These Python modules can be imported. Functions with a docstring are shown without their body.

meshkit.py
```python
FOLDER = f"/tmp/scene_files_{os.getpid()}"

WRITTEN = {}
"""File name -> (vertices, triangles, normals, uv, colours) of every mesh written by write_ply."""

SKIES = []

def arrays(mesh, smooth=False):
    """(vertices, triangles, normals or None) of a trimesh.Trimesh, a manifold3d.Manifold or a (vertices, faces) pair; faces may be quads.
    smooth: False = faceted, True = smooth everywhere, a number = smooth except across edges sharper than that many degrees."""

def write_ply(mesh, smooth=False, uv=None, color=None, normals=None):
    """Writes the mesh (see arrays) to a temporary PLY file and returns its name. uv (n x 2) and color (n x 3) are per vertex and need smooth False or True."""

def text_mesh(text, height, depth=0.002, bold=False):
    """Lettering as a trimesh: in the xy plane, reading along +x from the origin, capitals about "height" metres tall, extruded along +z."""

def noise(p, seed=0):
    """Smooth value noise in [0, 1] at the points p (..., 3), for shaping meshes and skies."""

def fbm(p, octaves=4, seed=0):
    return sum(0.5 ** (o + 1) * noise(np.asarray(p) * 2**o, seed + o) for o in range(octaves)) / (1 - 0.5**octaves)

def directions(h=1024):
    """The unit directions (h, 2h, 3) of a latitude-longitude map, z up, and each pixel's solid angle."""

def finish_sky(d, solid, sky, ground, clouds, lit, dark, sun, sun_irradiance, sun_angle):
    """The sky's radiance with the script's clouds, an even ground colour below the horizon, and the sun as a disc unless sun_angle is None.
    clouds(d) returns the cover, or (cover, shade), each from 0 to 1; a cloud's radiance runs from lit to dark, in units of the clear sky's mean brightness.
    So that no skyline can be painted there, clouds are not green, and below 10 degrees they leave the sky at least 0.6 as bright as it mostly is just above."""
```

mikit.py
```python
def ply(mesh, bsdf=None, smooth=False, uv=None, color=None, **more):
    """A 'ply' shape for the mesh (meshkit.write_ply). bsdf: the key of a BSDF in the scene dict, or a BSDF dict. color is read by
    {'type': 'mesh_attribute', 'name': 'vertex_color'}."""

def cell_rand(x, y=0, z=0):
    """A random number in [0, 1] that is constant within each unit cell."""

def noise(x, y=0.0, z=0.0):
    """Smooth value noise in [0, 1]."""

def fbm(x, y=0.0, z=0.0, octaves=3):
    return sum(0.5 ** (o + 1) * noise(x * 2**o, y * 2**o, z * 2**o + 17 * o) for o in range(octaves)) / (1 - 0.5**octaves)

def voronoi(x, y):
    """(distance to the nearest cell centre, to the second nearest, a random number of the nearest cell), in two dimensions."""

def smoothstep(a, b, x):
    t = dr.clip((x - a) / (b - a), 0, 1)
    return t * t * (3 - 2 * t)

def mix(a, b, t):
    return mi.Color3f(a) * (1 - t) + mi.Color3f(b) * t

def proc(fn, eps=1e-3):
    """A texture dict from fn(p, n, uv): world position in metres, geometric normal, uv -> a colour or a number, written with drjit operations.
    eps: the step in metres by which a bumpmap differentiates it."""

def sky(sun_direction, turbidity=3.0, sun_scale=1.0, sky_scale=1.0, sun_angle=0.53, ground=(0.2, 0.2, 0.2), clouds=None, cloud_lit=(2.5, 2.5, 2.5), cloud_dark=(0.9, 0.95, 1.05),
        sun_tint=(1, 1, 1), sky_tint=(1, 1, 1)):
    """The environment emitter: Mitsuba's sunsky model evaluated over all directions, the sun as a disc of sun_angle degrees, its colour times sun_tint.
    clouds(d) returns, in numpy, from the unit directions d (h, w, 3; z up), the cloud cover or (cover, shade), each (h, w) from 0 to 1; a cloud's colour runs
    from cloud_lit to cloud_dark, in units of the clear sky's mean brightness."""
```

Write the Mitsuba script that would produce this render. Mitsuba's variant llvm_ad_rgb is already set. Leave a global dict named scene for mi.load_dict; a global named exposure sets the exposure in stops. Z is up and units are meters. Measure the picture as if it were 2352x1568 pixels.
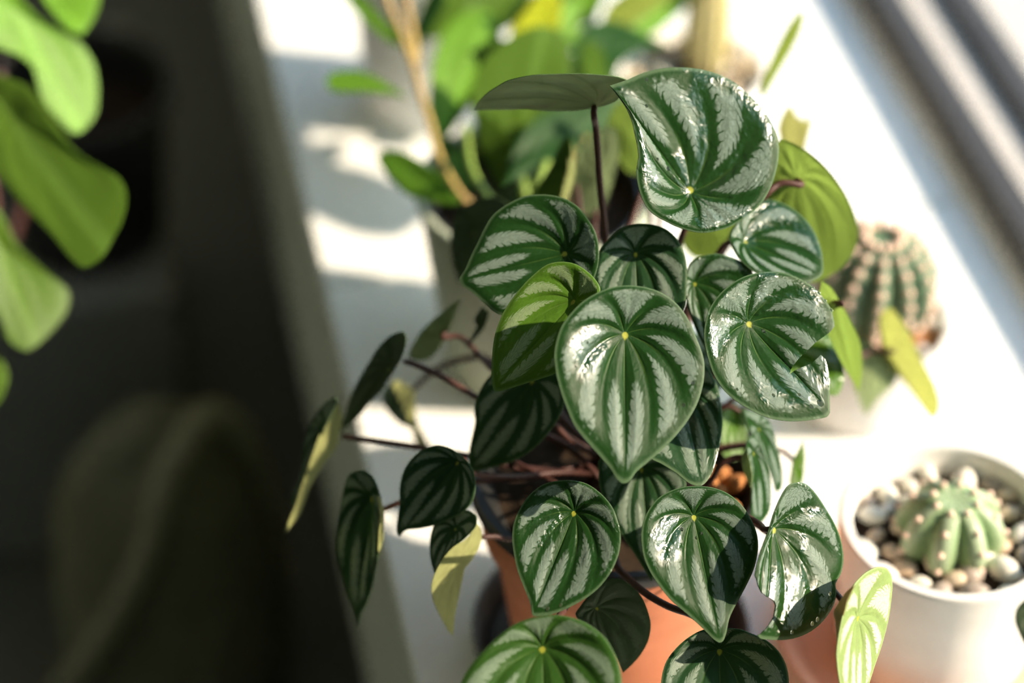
import math, random
import numpy as np
import drjit as dr
import mitsuba as mi
import trimesh
import shapely
from shapely.geometry import Polygon
import mikit, meshkit
from mikit import noise, fbm, smoothstep, mix, cell_rand

T = mi.ScalarTransform4f
rng = np.random.default_rng(7)

# ------------------------------------------------------------------ camera, sky, exposure
CAM_HEIGHT, PITCH = 0.734, math.radians(41.5)
FWD = np.array([0.0, math.cos(PITCH), -math.sin(PITCH)])
scene = {}
labels = {}
scene['camera'] = {'type': 'thinlens', 'fov': math.degrees(2 * math.atan(1176 / 5200.0)), 'fov_axis': 'x',
                   'aperture_radius': 0.0125, 'focus_distance': 0.81, 'near_clip': 0.05, 'far_clip': 200.0,
                   'to_world': T().look_at(origin=[0, 0, CAM_HEIGHT], target=[float(FWD[0]), float(FWD[1]), float(CAM_HEIGHT + FWD[2])], up=[0, 0, 1])}
SUN = (0.83, -0.12, 0.54)
scene['sky'] = mikit.sky(SUN, turbidity=3.0, sun_scale=1.3, sky_scale=2.6, ground=(0.45, 0.43, 0.40), sun_angle=0.9, sun_tint=(0.96, 1.0, 1.10), sky_tint=(1.0, 0.955, 0.82))
exposure = 2.45

# ------------------------------------------------------------------ baked leaf measurements (millimetres in each leaf's own frame)
PEPEROMIA = [
    {'o': [0.04178, 0.59409, 0.21326], 'ex': [-0.0562, -0.7689, -0.6369], 'n': [0.2672, -0.6262, 0.7324], 'out': [[53.23, 0.0], [51.76, -2.45], [49.04, -4.33], [44.85, -8.5], [39.58, -14.13], [34.81, -18.48], [28.6, -21.8], [22.47, -24.49], [16.12, -26.41], [10.42, -27.2], [5.8, -26.67], [0.45, -25.08], [-4.46, -21.87], [-8.67, -18.14], [-12.43, -12.94], [-15.22, -6.86], [-16.3, -0.83], [-16.16, 5.3], [-14.86, 10.85], [-11.55, 16.52], [-6.7, 20.98], [-1.09, 24.0], [4.7, 26.71], [9.09, 27.89], [15.12, 27.84], [22.53, 26.07], [29.29, 22.66], [35.49, 18.12], [41.12, 12.93], [45.44, 8.35], [48.94, 4.54], [52.29, 2.33]], 'wet': 2, 'label': 'largest face-on leaf at the centre of the plant', 'drops': [[16.82, 24.51, 1.1], [24.72, 20.51, 1.0], [5.96, -14.03, 0.7], [14.93, -18.45, 0.6], [-0.81, -15.34, 0.5]]},
    {'o': [0.06765, 0.65113, 0.23246], 'ex': [-0.6531, 0.4286, 0.6243], 'n': [0.2678, -0.6404, 0.7198], 'out': [[48.83, 0.0], [46.49, -5.94], [44.3, -12.98], [41.28, -19.28], [37.73, -24.44], [31.64, -30.95], [24.76, -35.85], [18.53, -38.38], [12.56, -39.29], [6.45, -39.85], [0.97, -39.36], [-4.45, -37.77], [-9.1, -35.24], [-12.29, -31.97], [-14.92, -28.29], [-17.7, -23.29], [-19.59, -17.74], [-20.3, -13.31], [-20.12, -8.34], [-19.36, -3.7], [-18.58, -0.03], [-16.8, 4.08], [-14.57, 7.97], [-11.98, 11.05], [-8.92, 13.44], [-4.98, 15.91], [-1.02, 17.66], [2.38, 19.01], [6.26, 19.68], [9.74, 19.14], [13.47, 17.68], [16.56, 15.92], [19.21, 13.9], [21.34, 11.23], [23.11, 9.12], [26.34, 6.78], [30.01, 4.71], [32.76, 3.04], [35.5, 1.84], [38.78, 0.81], [42.14, 0.38], [46.05, 0.12]], 'cup': 1.2, 'wet': 1, 'drops': [[40.84, -10.88, 0.9], [34.23, -6.29, 0.9], [11.66, 2.79, 1.2], [16.65, 3.81, 0.8], [7.17, 3.12, 0.7]]},
    {'o': [0.03046, 0.68614, 0.24487], 'ex': [-0.9804, 0.1205, -0.1556], 'n': [-0.0359, -0.8867, -0.4609], 'out': [[45.68, 0.0], [42.26, -6.72], [37.62, -13.17], [32.53, -18.08], [28.63, -21.36], [23.38, -23.41], [17.52, -24.7], [9.58, -24.36], [1.72, -23.69], [-5.91, -21.71], [-11.89, -19.26], [-14.61, -16.2], [-12.93, -9.22], [-8.31, -1.08], [-3.72, 2.24], [0.57, 3.49], [6.54, 4.89], [13.12, 4.78], [19.52, 3.63], [27.26, 0.86], [34.85, -2.59], [40.64, -2.6]], 'cup': 0.15, 'mat': 'mid', 'flip': 1},
    {'o': [0.01888, 0.63954, 0.21182], 'ex': [-0.9587, -0.083, -0.2719], 'n': [-0.1476, -0.6719, 0.7258], 'out': [[39.84, -0.62], [36.67, -3.93], [33.23, -8.32], [29.48, -12.63], [26.15, -16.56], [22.64, -19.94], [18.81, -21.89], [14.83, -23.12], [8.96, -23.99], [2.13, -22.75], [-4.08, -19.85], [-8.61, -15.58], [-11.42, -9.8], [-12.98, -3.72], [-12.54, 2.46], [-11.2, 7.06], [-9.01, 11.09], [-4.86, 15.73], [4.52, 19.62], [14.44, 19.73], [23.18, 18.36], [29.54, 15.31], [33.73, 9.53], [37.27, 4.41], [39.49, 1.97]]},
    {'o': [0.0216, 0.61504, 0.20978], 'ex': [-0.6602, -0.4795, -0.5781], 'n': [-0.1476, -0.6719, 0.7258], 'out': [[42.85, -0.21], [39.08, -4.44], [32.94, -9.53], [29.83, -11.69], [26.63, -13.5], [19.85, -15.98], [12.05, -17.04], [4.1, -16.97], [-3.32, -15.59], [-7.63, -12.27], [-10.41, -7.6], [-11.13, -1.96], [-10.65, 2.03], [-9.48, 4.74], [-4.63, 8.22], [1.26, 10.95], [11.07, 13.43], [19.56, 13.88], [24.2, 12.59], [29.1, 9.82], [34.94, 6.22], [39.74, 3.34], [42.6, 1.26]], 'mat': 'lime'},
    {'o': [0.04549, 0.6431, 0.20829], 'ex': [0.0384, -0.6621, -0.7484], 'n': [0.0, -0.749, 0.6626], 'out': [[8.82, -15.67], [3.26, -14.82], [-1.94, -13.02], [-5.8, -9.52], [-9.15, -5.4], [-10.7, 0.09], [-10.3, 6.31], [-8.18, 11.66], [-4.2, 15.5], [0.68, 17.7], [5.34, 18.48], [12.2, 18.22], [20.3, 16.95], [27.47, 12.36], [33.57, 4.94], [37.38, -0.0], [33.14, -6.23], [25.75, -11.53], [16.86, -14.39]], 'mat': 'deep'},
    {'o': [0.06817, 0.64336, 0.19349], 'ex': [0.1931, -0.6356, -0.7475], 'n': [0.0995, -0.7452, 0.6593], 'out': [[-0.85, -3.5], [-4.75, -2.4], [-7.7, -0.65], [-9.29, 2.17], [-9.61, 5.57], [-9.41, 10.04], [-7.11, 15.11], [-3.95, 19.51], [-0.52, 21.85], [4.15, 22.1], [11.78, 18.91], [18.92, 13.31], [24.16, 6.41], [27.01, 0.0], [19.08, -2.61], [10.52, -4.25], [3.87, -4.6]], 'wet': 1},
    {'o': [0.08729, 0.61333, 0.2018], 'ex': [0.6293, -0.4894, -0.6037], 'n': [0.2822, -0.5799, 0.7643], 'out': [[43.15, 0.32], [43.46, -1.58], [41.73, -5.05], [39.87, -8.17], [36.12, -13.41], [30.52, -18.97], [24.19, -22.68], [17.38, -25.25], [11.26, -26.19], [5.04, -25.48], [-0.15, -23.46], [-4.95, -20.92], [-7.51, -19.07], [-9.64, -16.92], [-13.21, -11.7], [-15.1, -5.28], [-15.36, 1.72], [-14.15, 8.32], [-10.92, 14.96], [-6.37, 20.68], [-0.23, 24.75], [6.05, 26.87], [12.35, 27.13], [15.65, 26.65], [17.97, 25.44], [20.78, 23.55], [24.27, 19.39], [27.98, 15.03], [31.79, 10.82], [35.31, 7.56], [38.71, 4.42], [41.17, 2.16]], 'wet': 1, 'label': 'round leaf with a piece bitten out of its right edge', 'drops': [[8.76, 28.81, 0.9], [12.43, 27.76, 0.7], [16.13, 25.97, 1.0], [6.16, 28.87, 0.6], [17.25, 22.14, 0.6], [25.05, -11.93, 1.0], [30.47, -5.04, 0.9], [38.58, 0.15, 1.8], [37.15, -4.98, 1.2], [14.72, -21.27, 0.8], [4.11, 1.94, 1.2], [11.53, 19.97, 0.5]], 'bite': [[[21.0, 25.68], [20.89, 23.44], [21.32, 19.78], [20.94, 16.41], [20.66, 13.42], [20.85, 10.01], [21.06, 8.2], [21.11, 5.16], [21.34, 3.11], [21.89, 1.23], [22.66, -0.62], [23.4, -1.99], [23.48, 0.69], [24.12, 3.32], [24.9, 5.36], [25.36, 7.25], [25.35, 9.57], [25.23, 11.76], [27.57, 12.16], [30.2, 11.12], [33.56, 8.95], [35.88, 11.91]]]},
    {'o': [0.10767, 0.69246, 0.20673], 'ex': [0.2643, -0.0337, -0.9638], 'n': [0.2756, -0.9551, 0.109], 'out': [[-16.7, -3.95], [-17.81, -1.02], [-11.8, 4.77], [-3.9, 10.07], [5.34, 14.45], [15.96, 17.92], [26.21, 19.87], [35.66, 20.34], [42.33, 18.53], [47.4, 15.13], [51.4, 9.46], [52.79, 4.46], [53.0, 0.26], [52.81, -1.97], [47.51, -9.94], [35.18, -16.73], [20.31, -20.03], [5.4, -19.54], [-8.8, -13.74], [-15.78, -8.63]], 'cup': 0.5, 'mat': 'glow', 'flip': 1},
    {'o': [0.08834, 0.6597, 0.20291], 'ex': [0.8841, -0.3034, -0.3554], 'n': [0.2542, -0.3258, 0.9106], 'out': [[-6.48, -3.72], [-6.78, -0.56], [-5.41, 5.96], [-2.76, 13.58], [1.07, 20.19], [8.21, 22.08], [15.84, 20.63], [22.04, 16.9], [27.66, 10.14], [30.49, 4.35], [31.19, 0.36], [27.68, -5.18], [18.59, -9.85], [8.72, -12.82], [0.61, -10.73], [-3.87, -7.17]], 'wet': 1},
    {'o': [0.12085, 0.65592, 0.17449], 'ex': [0.3065, -0.0083, -0.9518], 'n': [0.7145, -0.6587, 0.2358], 'out': [[-11.36, -1.41], [-5.23, 2.31], [4.56, 4.7], [11.24, 6.29], [17.77, 7.39], [28.96, 8.89], [37.84, 7.38], [45.17, 4.34], [49.41, -0.0], [42.62, -0.79], [32.26, -3.19], [20.32, -5.17], [5.64, -6.55], [-5.11, -5.86]], 'cup': 0.4, 'mat': 'glow', 'flip': 1},
    {'o': [0.10584, 0.65878, 0.14754], 'ex': [0.7576, -0.4994, -0.4203], 'n': [0.2592, -0.3608, 0.8959], 'out': [[-11.32, -8.91], [-13.85, -0.72], [-12.07, 9.29], [-6.18, 16.74], [2.52, 20.24], [12.03, 17.73], [20.18, 13.9], [25.69, 7.45], [27.49, -0.0], [22.43, -3.8], [14.91, -8.76], [5.07, -13.46], [-3.83, -13.26]], 'mat': 'lime', 'wet': 1},
    {'o': [0.15574, 0.71331, 0.099], 'ex': [0.4966, 0.1273, -0.8586], 'n': [0.6917, -0.6556, 0.3029], 'out': [[-12.53, 10.18], [-9.65, 14.74], [-1.95, 15.84], [11.47, 15.58], [23.01, 13.84], [35.8, 12.81], [46.59, 11.91], [55.49, 8.93], [58.47, 4.55], [55.51, 0.0], [47.66, 0.19], [35.97, 0.32], [25.56, -0.43], [14.84, -0.8], [5.15, -0.33], [-3.09, 1.74], [-9.73, 5.99]], 'cup': 0.4, 'mat': 'lime', 'flip': 1},
    {'o': [0.15292, 0.71709, 0.08818], 'ex': [-0.0327, -0.2689, -0.9626], 'n': [0.3369, -0.9097, 0.2427], 'out': [[-12.15, -6.15], [-9.22, -1.06], [-4.3, 4.92], [1.96, 11.32], [8.79, 13.82], [13.34, 11.84], [18.21, 6.08], [23.95, 1.9], [25.79, 0.0], [21.95, -1.7], [15.83, -4.68], [8.06, -7.84], [-3.01, -8.44]], 'cup': 0.4, 'flip': 1},
    {'o': [0.06384, 0.61242, 0.1706], 'ex': [0.1205, -0.8957, -0.428], 'n': [0.1794, -0.4044, 0.8968], 'out': [[-8.14, 8.99], [-5.09, 10.68], [1.79, 12.41], [9.08, 12.56], [14.91, 11.94], [23.51, 9.54], [31.97, 6.02], [36.2, 3.36], [38.87, -0.03], [37.98, -3.98], [33.35, -8.82], [29.56, -13.8], [27.54, -16.92], [17.21, -17.01], [5.42, -13.27], [-4.66, -6.77], [-9.53, 1.49]], 'mat': 'deep', 'wet': 1},
    {'o': [0.00572, 0.62589, 0.15865], 'ex': [-0.4936, -0.1365, -0.8589], 'n': [-0.4319, -0.8187, 0.3783], 'out': [[7.61, -13.95], [13.29, -14.21], [19.39, -13.34], [23.53, -11.76], [27.26, -8.91], [30.29, -7.62], [34.9, -5.98], [41.01, -3.37], [45.54, -0.0], [44.35, 2.36], [41.88, 4.31], [34.43, 9.43], [26.18, 13.92], [17.81, 16.27], [9.51, 17.07], [2.39, 16.88], [-4.18, 15.09], [-8.94, 11.29], [-11.71, 7.53], [-8.88, 0.4], [-3.65, -6.93], [2.3, -11.73]], 'mat': 'deep'},
    {'o': [-0.02176, 0.59751, 0.14469], 'ex': [-0.5511, -0.2006, -0.81], 'n': [-0.4432, -0.752, 0.4878], 'out': [[38.01, 0.1], [37.2, -2.18], [33.07, -4.87], [27.63, -7.85], [22.85, -11.51], [16.92, -13.94], [10.8, -14.42], [4.74, -13.0], [-0.34, -9.95], [-2.82, -6.32], [-4.26, -1.91], [-4.52, 3.39], [-3.55, 7.12], [-0.41, 10.92], [3.86, 13.54], [7.85, 14.34], [12.46, 13.78], [18.24, 11.32], [23.66, 8.53], [29.36, 4.52], [33.53, 0.91], [35.76, 0.03]], 'mat': 'deep'},
    {'o': [-0.02121, 0.58438, 0.12381], 'ex': [-0.3888, -0.584, -0.7126], 'n': [-0.6082, -0.4183, 0.6746], 'out': [[1.91, -10.01], [5.94, -9.87], [10.07, -8.21], [14.63, -5.08], [18.18, -0.84], [16.56, -0.33], [11.94, 0.14], [6.18, 2.59], [1.72, 5.76], [-2.25, 7.76], [-5.03, 8.54], [-8.02, 6.83], [-8.51, 2.76], [-7.49, -0.23], [-3.76, -3.84], [-0.38, -6.96]], 'cup': 0.3, 'mat': 'deep', 'label': 'curled leaf showing its pale yellow underside', 'flap': {'o': [-0.0199, 0.57708, 0.1096], 'ex': [-0.0885, -0.3249, -0.9416], 'n': [0.6271, -0.7527, 0.2008], 'out': [[-19.27, 5.51], [-18.12, 6.46], [-15.01, 8.65], [-10.88, 9.72], [-7.25, 8.85], [-2.52, 5.81], [0.04, 2.96], [4.26, 2.15], [12.15, 1.08], [20.27, 0.03], [28.37, 0.0], [25.15, -2.61], [16.35, -7.8], [9.85, -11.08], [3.57, -12.49], [-1.62, -11.35], [-6.8, -8.19], [-10.53, -3.66], [-12.02, 1.11], [-14.81, 5.15]]}},
    {'o': [-0.05736, 0.6054, 0.11738], 'ex': [-0.0617, -0.3477, -0.9356], 'n': [-0.7797, -0.5684, 0.2627], 'out': [[-1.83, -12.33], [-6.62, -9.99], [-10.3, -5.28], [-12.29, -0.23], [-11.97, 4.92], [-9.07, 8.52], [-4.68, 11.09], [0.38, 12.0], [6.69, 12.16], [15.7, 11.65], [24.2, 9.95], [33.8, 8.02], [43.37, 4.3], [47.29, 1.93], [54.26, 0.02], [47.96, -3.34], [43.1, -7.8], [37.04, -11.74], [30.66, -15.42], [23.16, -16.46], [14.49, -15.48], [5.59, -14.24]], 'mat': 'deep', 'flap': {'o': [-0.04968, 0.59476, 0.11631], 'ex': [-0.0371, -0.4575, -0.8885], 'n': [0.7544, -0.5958, 0.2753], 'out': [[-11.87, -2.21], [-9.14, -0.01], [-5.57, 1.28], [-1.45, 1.89], [6.85, 1.69], [12.89, -0.0], [10.37, -1.03], [2.08, -0.82], [-3.97, -0.78]]}},
    {'o': [-0.07335, 0.64016, 0.12196], 'ex': [-0.3457, -0.0677, -0.9359], 'n': [-0.6917, -0.6556, 0.3029], 'out': [[-16.59, -0.96], [-10.72, -4.22], [-2.68, -6.19], [5.9, -7.1], [14.32, -6.4], [20.83, -4.05], [27.26, -2.34], [36.78, -2.06], [41.68, -2.01], [42.77, -0.0], [32.28, 0.14], [22.82, -0.16], [10.91, -0.29], [-0.0, 0.0], [-14.71, 0.83]], 'cup': 0.2, 'mat': 'deep', 'label': 'folded leaf with a pale underside on the far left of the plant', 'flap': {'o': [-0.07774, 0.6331, 0.10671], 'ex': [0.294, 0.5657, 0.7704], 'n': [0.6804, -0.6899, 0.247], 'out': [[29.37, -0.0], [25.74, -4.02], [21.72, -6.56], [15.48, -7.37], [11.76, -8.13], [7.21, -6.38], [2.59, -3.96], [-4.76, -1.22], [-11.78, 0.23], [-18.33, 0.48], [-22.89, 2.88], [-26.47, 4.5], [-25.08, 5.26], [-20.91, 5.03], [-14.32, 4.11], [-8.91, 4.12], [-1.28, 3.61], [6.68, 3.23], [13.21, 2.76], [21.13, 1.2]]}},
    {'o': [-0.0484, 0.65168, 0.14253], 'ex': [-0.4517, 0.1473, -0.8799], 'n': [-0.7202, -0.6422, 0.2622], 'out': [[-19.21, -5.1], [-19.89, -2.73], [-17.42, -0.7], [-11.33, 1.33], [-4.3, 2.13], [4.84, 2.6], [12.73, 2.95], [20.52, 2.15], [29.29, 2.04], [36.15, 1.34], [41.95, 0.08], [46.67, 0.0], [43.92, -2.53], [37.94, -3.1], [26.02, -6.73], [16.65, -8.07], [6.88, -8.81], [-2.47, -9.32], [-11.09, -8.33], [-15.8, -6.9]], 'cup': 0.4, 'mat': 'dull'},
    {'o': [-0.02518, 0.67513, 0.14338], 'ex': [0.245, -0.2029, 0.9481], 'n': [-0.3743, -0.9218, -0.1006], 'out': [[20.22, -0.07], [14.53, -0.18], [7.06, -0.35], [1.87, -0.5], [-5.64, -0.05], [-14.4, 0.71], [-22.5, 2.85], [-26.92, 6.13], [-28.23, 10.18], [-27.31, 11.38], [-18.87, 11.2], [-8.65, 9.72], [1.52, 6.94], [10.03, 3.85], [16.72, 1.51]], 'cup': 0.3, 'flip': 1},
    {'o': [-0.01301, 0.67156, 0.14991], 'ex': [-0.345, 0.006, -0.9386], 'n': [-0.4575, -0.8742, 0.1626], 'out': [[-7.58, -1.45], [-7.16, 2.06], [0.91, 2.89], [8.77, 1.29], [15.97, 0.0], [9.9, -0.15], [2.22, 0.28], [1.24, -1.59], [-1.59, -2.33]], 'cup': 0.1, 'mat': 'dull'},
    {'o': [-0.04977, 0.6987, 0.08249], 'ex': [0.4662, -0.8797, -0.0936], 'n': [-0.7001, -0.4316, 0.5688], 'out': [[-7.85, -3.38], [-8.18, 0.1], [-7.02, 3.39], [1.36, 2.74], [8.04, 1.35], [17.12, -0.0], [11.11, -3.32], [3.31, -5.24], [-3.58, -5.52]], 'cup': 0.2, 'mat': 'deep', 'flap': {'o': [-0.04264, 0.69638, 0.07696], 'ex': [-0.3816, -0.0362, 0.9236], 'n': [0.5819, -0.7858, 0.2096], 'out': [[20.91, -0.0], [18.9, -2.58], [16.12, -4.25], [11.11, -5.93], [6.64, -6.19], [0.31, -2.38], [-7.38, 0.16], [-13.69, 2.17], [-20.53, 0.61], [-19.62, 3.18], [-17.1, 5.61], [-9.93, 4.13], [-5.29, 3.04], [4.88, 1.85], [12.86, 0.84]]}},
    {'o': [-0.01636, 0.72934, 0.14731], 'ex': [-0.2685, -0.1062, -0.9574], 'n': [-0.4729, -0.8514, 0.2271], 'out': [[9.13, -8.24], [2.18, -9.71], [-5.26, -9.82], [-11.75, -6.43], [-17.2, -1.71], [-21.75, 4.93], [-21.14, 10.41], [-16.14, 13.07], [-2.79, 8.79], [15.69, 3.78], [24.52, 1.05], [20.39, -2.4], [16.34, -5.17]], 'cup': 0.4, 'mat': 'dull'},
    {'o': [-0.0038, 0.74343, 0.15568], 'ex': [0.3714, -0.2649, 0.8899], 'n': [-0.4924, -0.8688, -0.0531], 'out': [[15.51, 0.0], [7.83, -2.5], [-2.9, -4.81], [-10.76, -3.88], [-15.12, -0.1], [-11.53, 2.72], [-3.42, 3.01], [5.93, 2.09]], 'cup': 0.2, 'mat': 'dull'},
    {'o': [0.0189, 0.754, 0.16009], 'ex': [0.1932, -0.0269, 0.9808], 'n': [-0.3637, -0.9304, 0.0462], 'out': [[20.8, -0.0], [19.1, -1.76], [12.46, -3.88], [4.6, -4.11], [-1.46, -4.31], [-7.45, -4.28], [-12.13, -4.54], [-16.76, 7.29], [-10.69, 7.21], [-6.56, 6.11], [4.92, 3.49], [14.39, 2.27]], 'cup': 0.2, 'mat': 'lime2', 'flap': {'o': [0.02362, 0.75068, 0.164], 'ex': [-0.0298, 0.3133, 0.9492], 'n': [0.6412, -0.7224, 0.2587], 'out': [[15.32, 0.0], [11.64, -2.06], [5.7, -3.11], [-1.82, -2.67], [-8.84, -0.08], [-13.14, 1.96], [-11.84, 4.82], [-5.27, 2.71], [0.97, 0.14], [6.99, -1.7]]}},
    {'o': [0.036, 0.76198, 0.15402], 'ex': [-0.0267, -0.0629, 0.9977], 'n': [0.0705, -0.9956, -0.0609], 'out': [[9.45, 8.97], [13.85, 7.48], [17.26, 5.82], [22.96, 1.09], [25.54, -4.34], [24.36, -7.24], [22.64, -8.16], [15.02, -9.12], [6.0, -8.63], [-4.23, -6.66], [-15.51, -3.54], [-22.14, 0.37], [-21.63, 5.99], [-11.35, 9.85], [0.89, 10.13]], 'cup': 0.3, 'flip': 1},
    {'o': [0.0495, 0.78912, 0.15451], 'ex': [0.1158, -0.1621, -0.98], 'n': [0.169, -0.969, 0.1802], 'out': [[-7.89, -7.9], [-12.63, -5.53], [-16.14, -2.34], [-15.67, 5.25], [-5.98, 12.06], [8.74, 11.78], [20.39, 5.92], [17.96, -0.67], [8.4, -5.6], [0.55, -7.74]], 'cup': 0.3, 'mat': 'glow', 'flip': 1},
    {'o': [0.08477, 0.74226, 0.13927], 'ex': [-0.4621, -0.1159, -0.8792], 'n': [0.1543, -0.9868, 0.049], 'out': [[8.46, -12.32], [-0.41, -11.1], [-8.85, 1.17], [-6.11, 9.4], [1.39, 11.81], [8.04, 10.36], [12.85, 5.57], [15.24, -1.77]], 'cup': 0.3, 'mat': 'glow', 'flip': 1},
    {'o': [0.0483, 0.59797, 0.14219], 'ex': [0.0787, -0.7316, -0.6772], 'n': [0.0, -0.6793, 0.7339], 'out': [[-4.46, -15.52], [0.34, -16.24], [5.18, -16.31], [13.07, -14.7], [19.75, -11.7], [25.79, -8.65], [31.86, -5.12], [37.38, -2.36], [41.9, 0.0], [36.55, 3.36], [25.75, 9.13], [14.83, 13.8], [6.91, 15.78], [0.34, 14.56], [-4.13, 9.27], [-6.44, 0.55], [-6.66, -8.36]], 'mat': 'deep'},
    {'o': [0.02185, 0.55961, 0.1592], 'ex': [-0.3698, -0.7291, -0.5759], 'n': [-0.049, -0.6037, 0.7957], 'out': [[39.68, -0.0], [35.92, -2.48], [31.6, -6.5], [26.76, -10.9], [20.99, -14.68], [16.01, -17.16], [11.14, -18.28], [5.56, -18.01], [0.2, -16.65], [-4.61, -13.74], [-7.77, -9.51], [-9.93, -4.39], [-10.63, 0.8], [-9.24, 6.63], [-6.23, 12.09], [-1.83, 16.1], [2.57, 18.8], [7.94, 20.22], [14.55, 20.16], [21.12, 18.46], [26.29, 15.73], [30.77, 12.24], [34.38, 8.9], [37.27, 5.29], [39.15, 1.76]], 'wet': 1, 'drops': [[35.38, 4.7, 1.2], [32.96, 7.52, 1.0]]},
    {'o': [0.06618, 0.56149, 0.15528], 'ex': [0.1546, -0.7664, -0.6234], 'n': [0.2109, -0.5909, 0.7787], 'out': [[45.63, 0.0], [44.13, -1.84], [39.81, -5.12], [34.04, -9.93], [28.4, -14.91], [22.33, -18.53], [16.89, -20.97], [11.63, -22.15], [5.46, -21.9], [0.67, -20.59], [-3.51, -18.09], [-7.48, -13.84], [-9.63, -8.75], [-10.49, -3.38], [-10.02, 2.6], [-8.49, 8.24], [-5.66, 13.0], [-1.19, 16.97], [4.36, 19.6], [10.16, 20.68], [15.26, 20.08], [21.62, 17.43], [27.86, 13.01], [33.41, 8.39], [37.9, 5.13], [42.7, 3.13], [45.24, 1.53]], 'wet': 2, 'drops': [[3.05, -5.27, 1.0], [6.94, 0.4, 0.9], [9.14, -0.64, 0.8]]},
    {'o': [0.0967, 0.55672, 0.15291], 'ex': [-0.226, -0.8186, -0.528], 'n': [0.5981, -0.5444, 0.5881], 'out': [[39.97, 0.0], [39.19, -1.72], [30.97, -4.86], [22.46, -8.08], [19.28, -8.54], [14.69, -8.53], [8.76, -7.8], [2.47, -6.52], [-3.52, -5.78], [-9.8, -4.24], [-15.26, -1.79], [-17.97, 2.11], [-18.65, 6.82], [-16.78, 12.26], [-13.23, 18.19], [-9.14, 24.07], [-4.05, 28.87], [1.69, 31.58], [6.83, 31.83], [11.55, 30.16], [14.59, 31.44], [19.36, 31.15], [25.6, 27.89], [30.99, 22.88], [35.39, 16.13], [38.13, 9.0], [39.55, 2.68]], 'wet': 1, 'label': 'leaf with a wavy notched left edge beside the cactus pot', 'drops': [[14.83, 28.33, 1.1], [26.1, 23.77, 1.3], [29.17, 21.94, 1.2], [33.97, 12.66, 1.0], [-4.17, -0.05, 1.0]], 'bite': [[[17.32, -12.08], [19.71, -8.42], [22.73, -6.29], [24.58, -3.41], [24.99, 1.24], [25.7, 3.17], [27.0, 4.19], [31.21, 3.83], [35.87, 1.23], [38.62, -0.8], [40.32, -3.55], [39.67, -7.99]]]},
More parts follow.
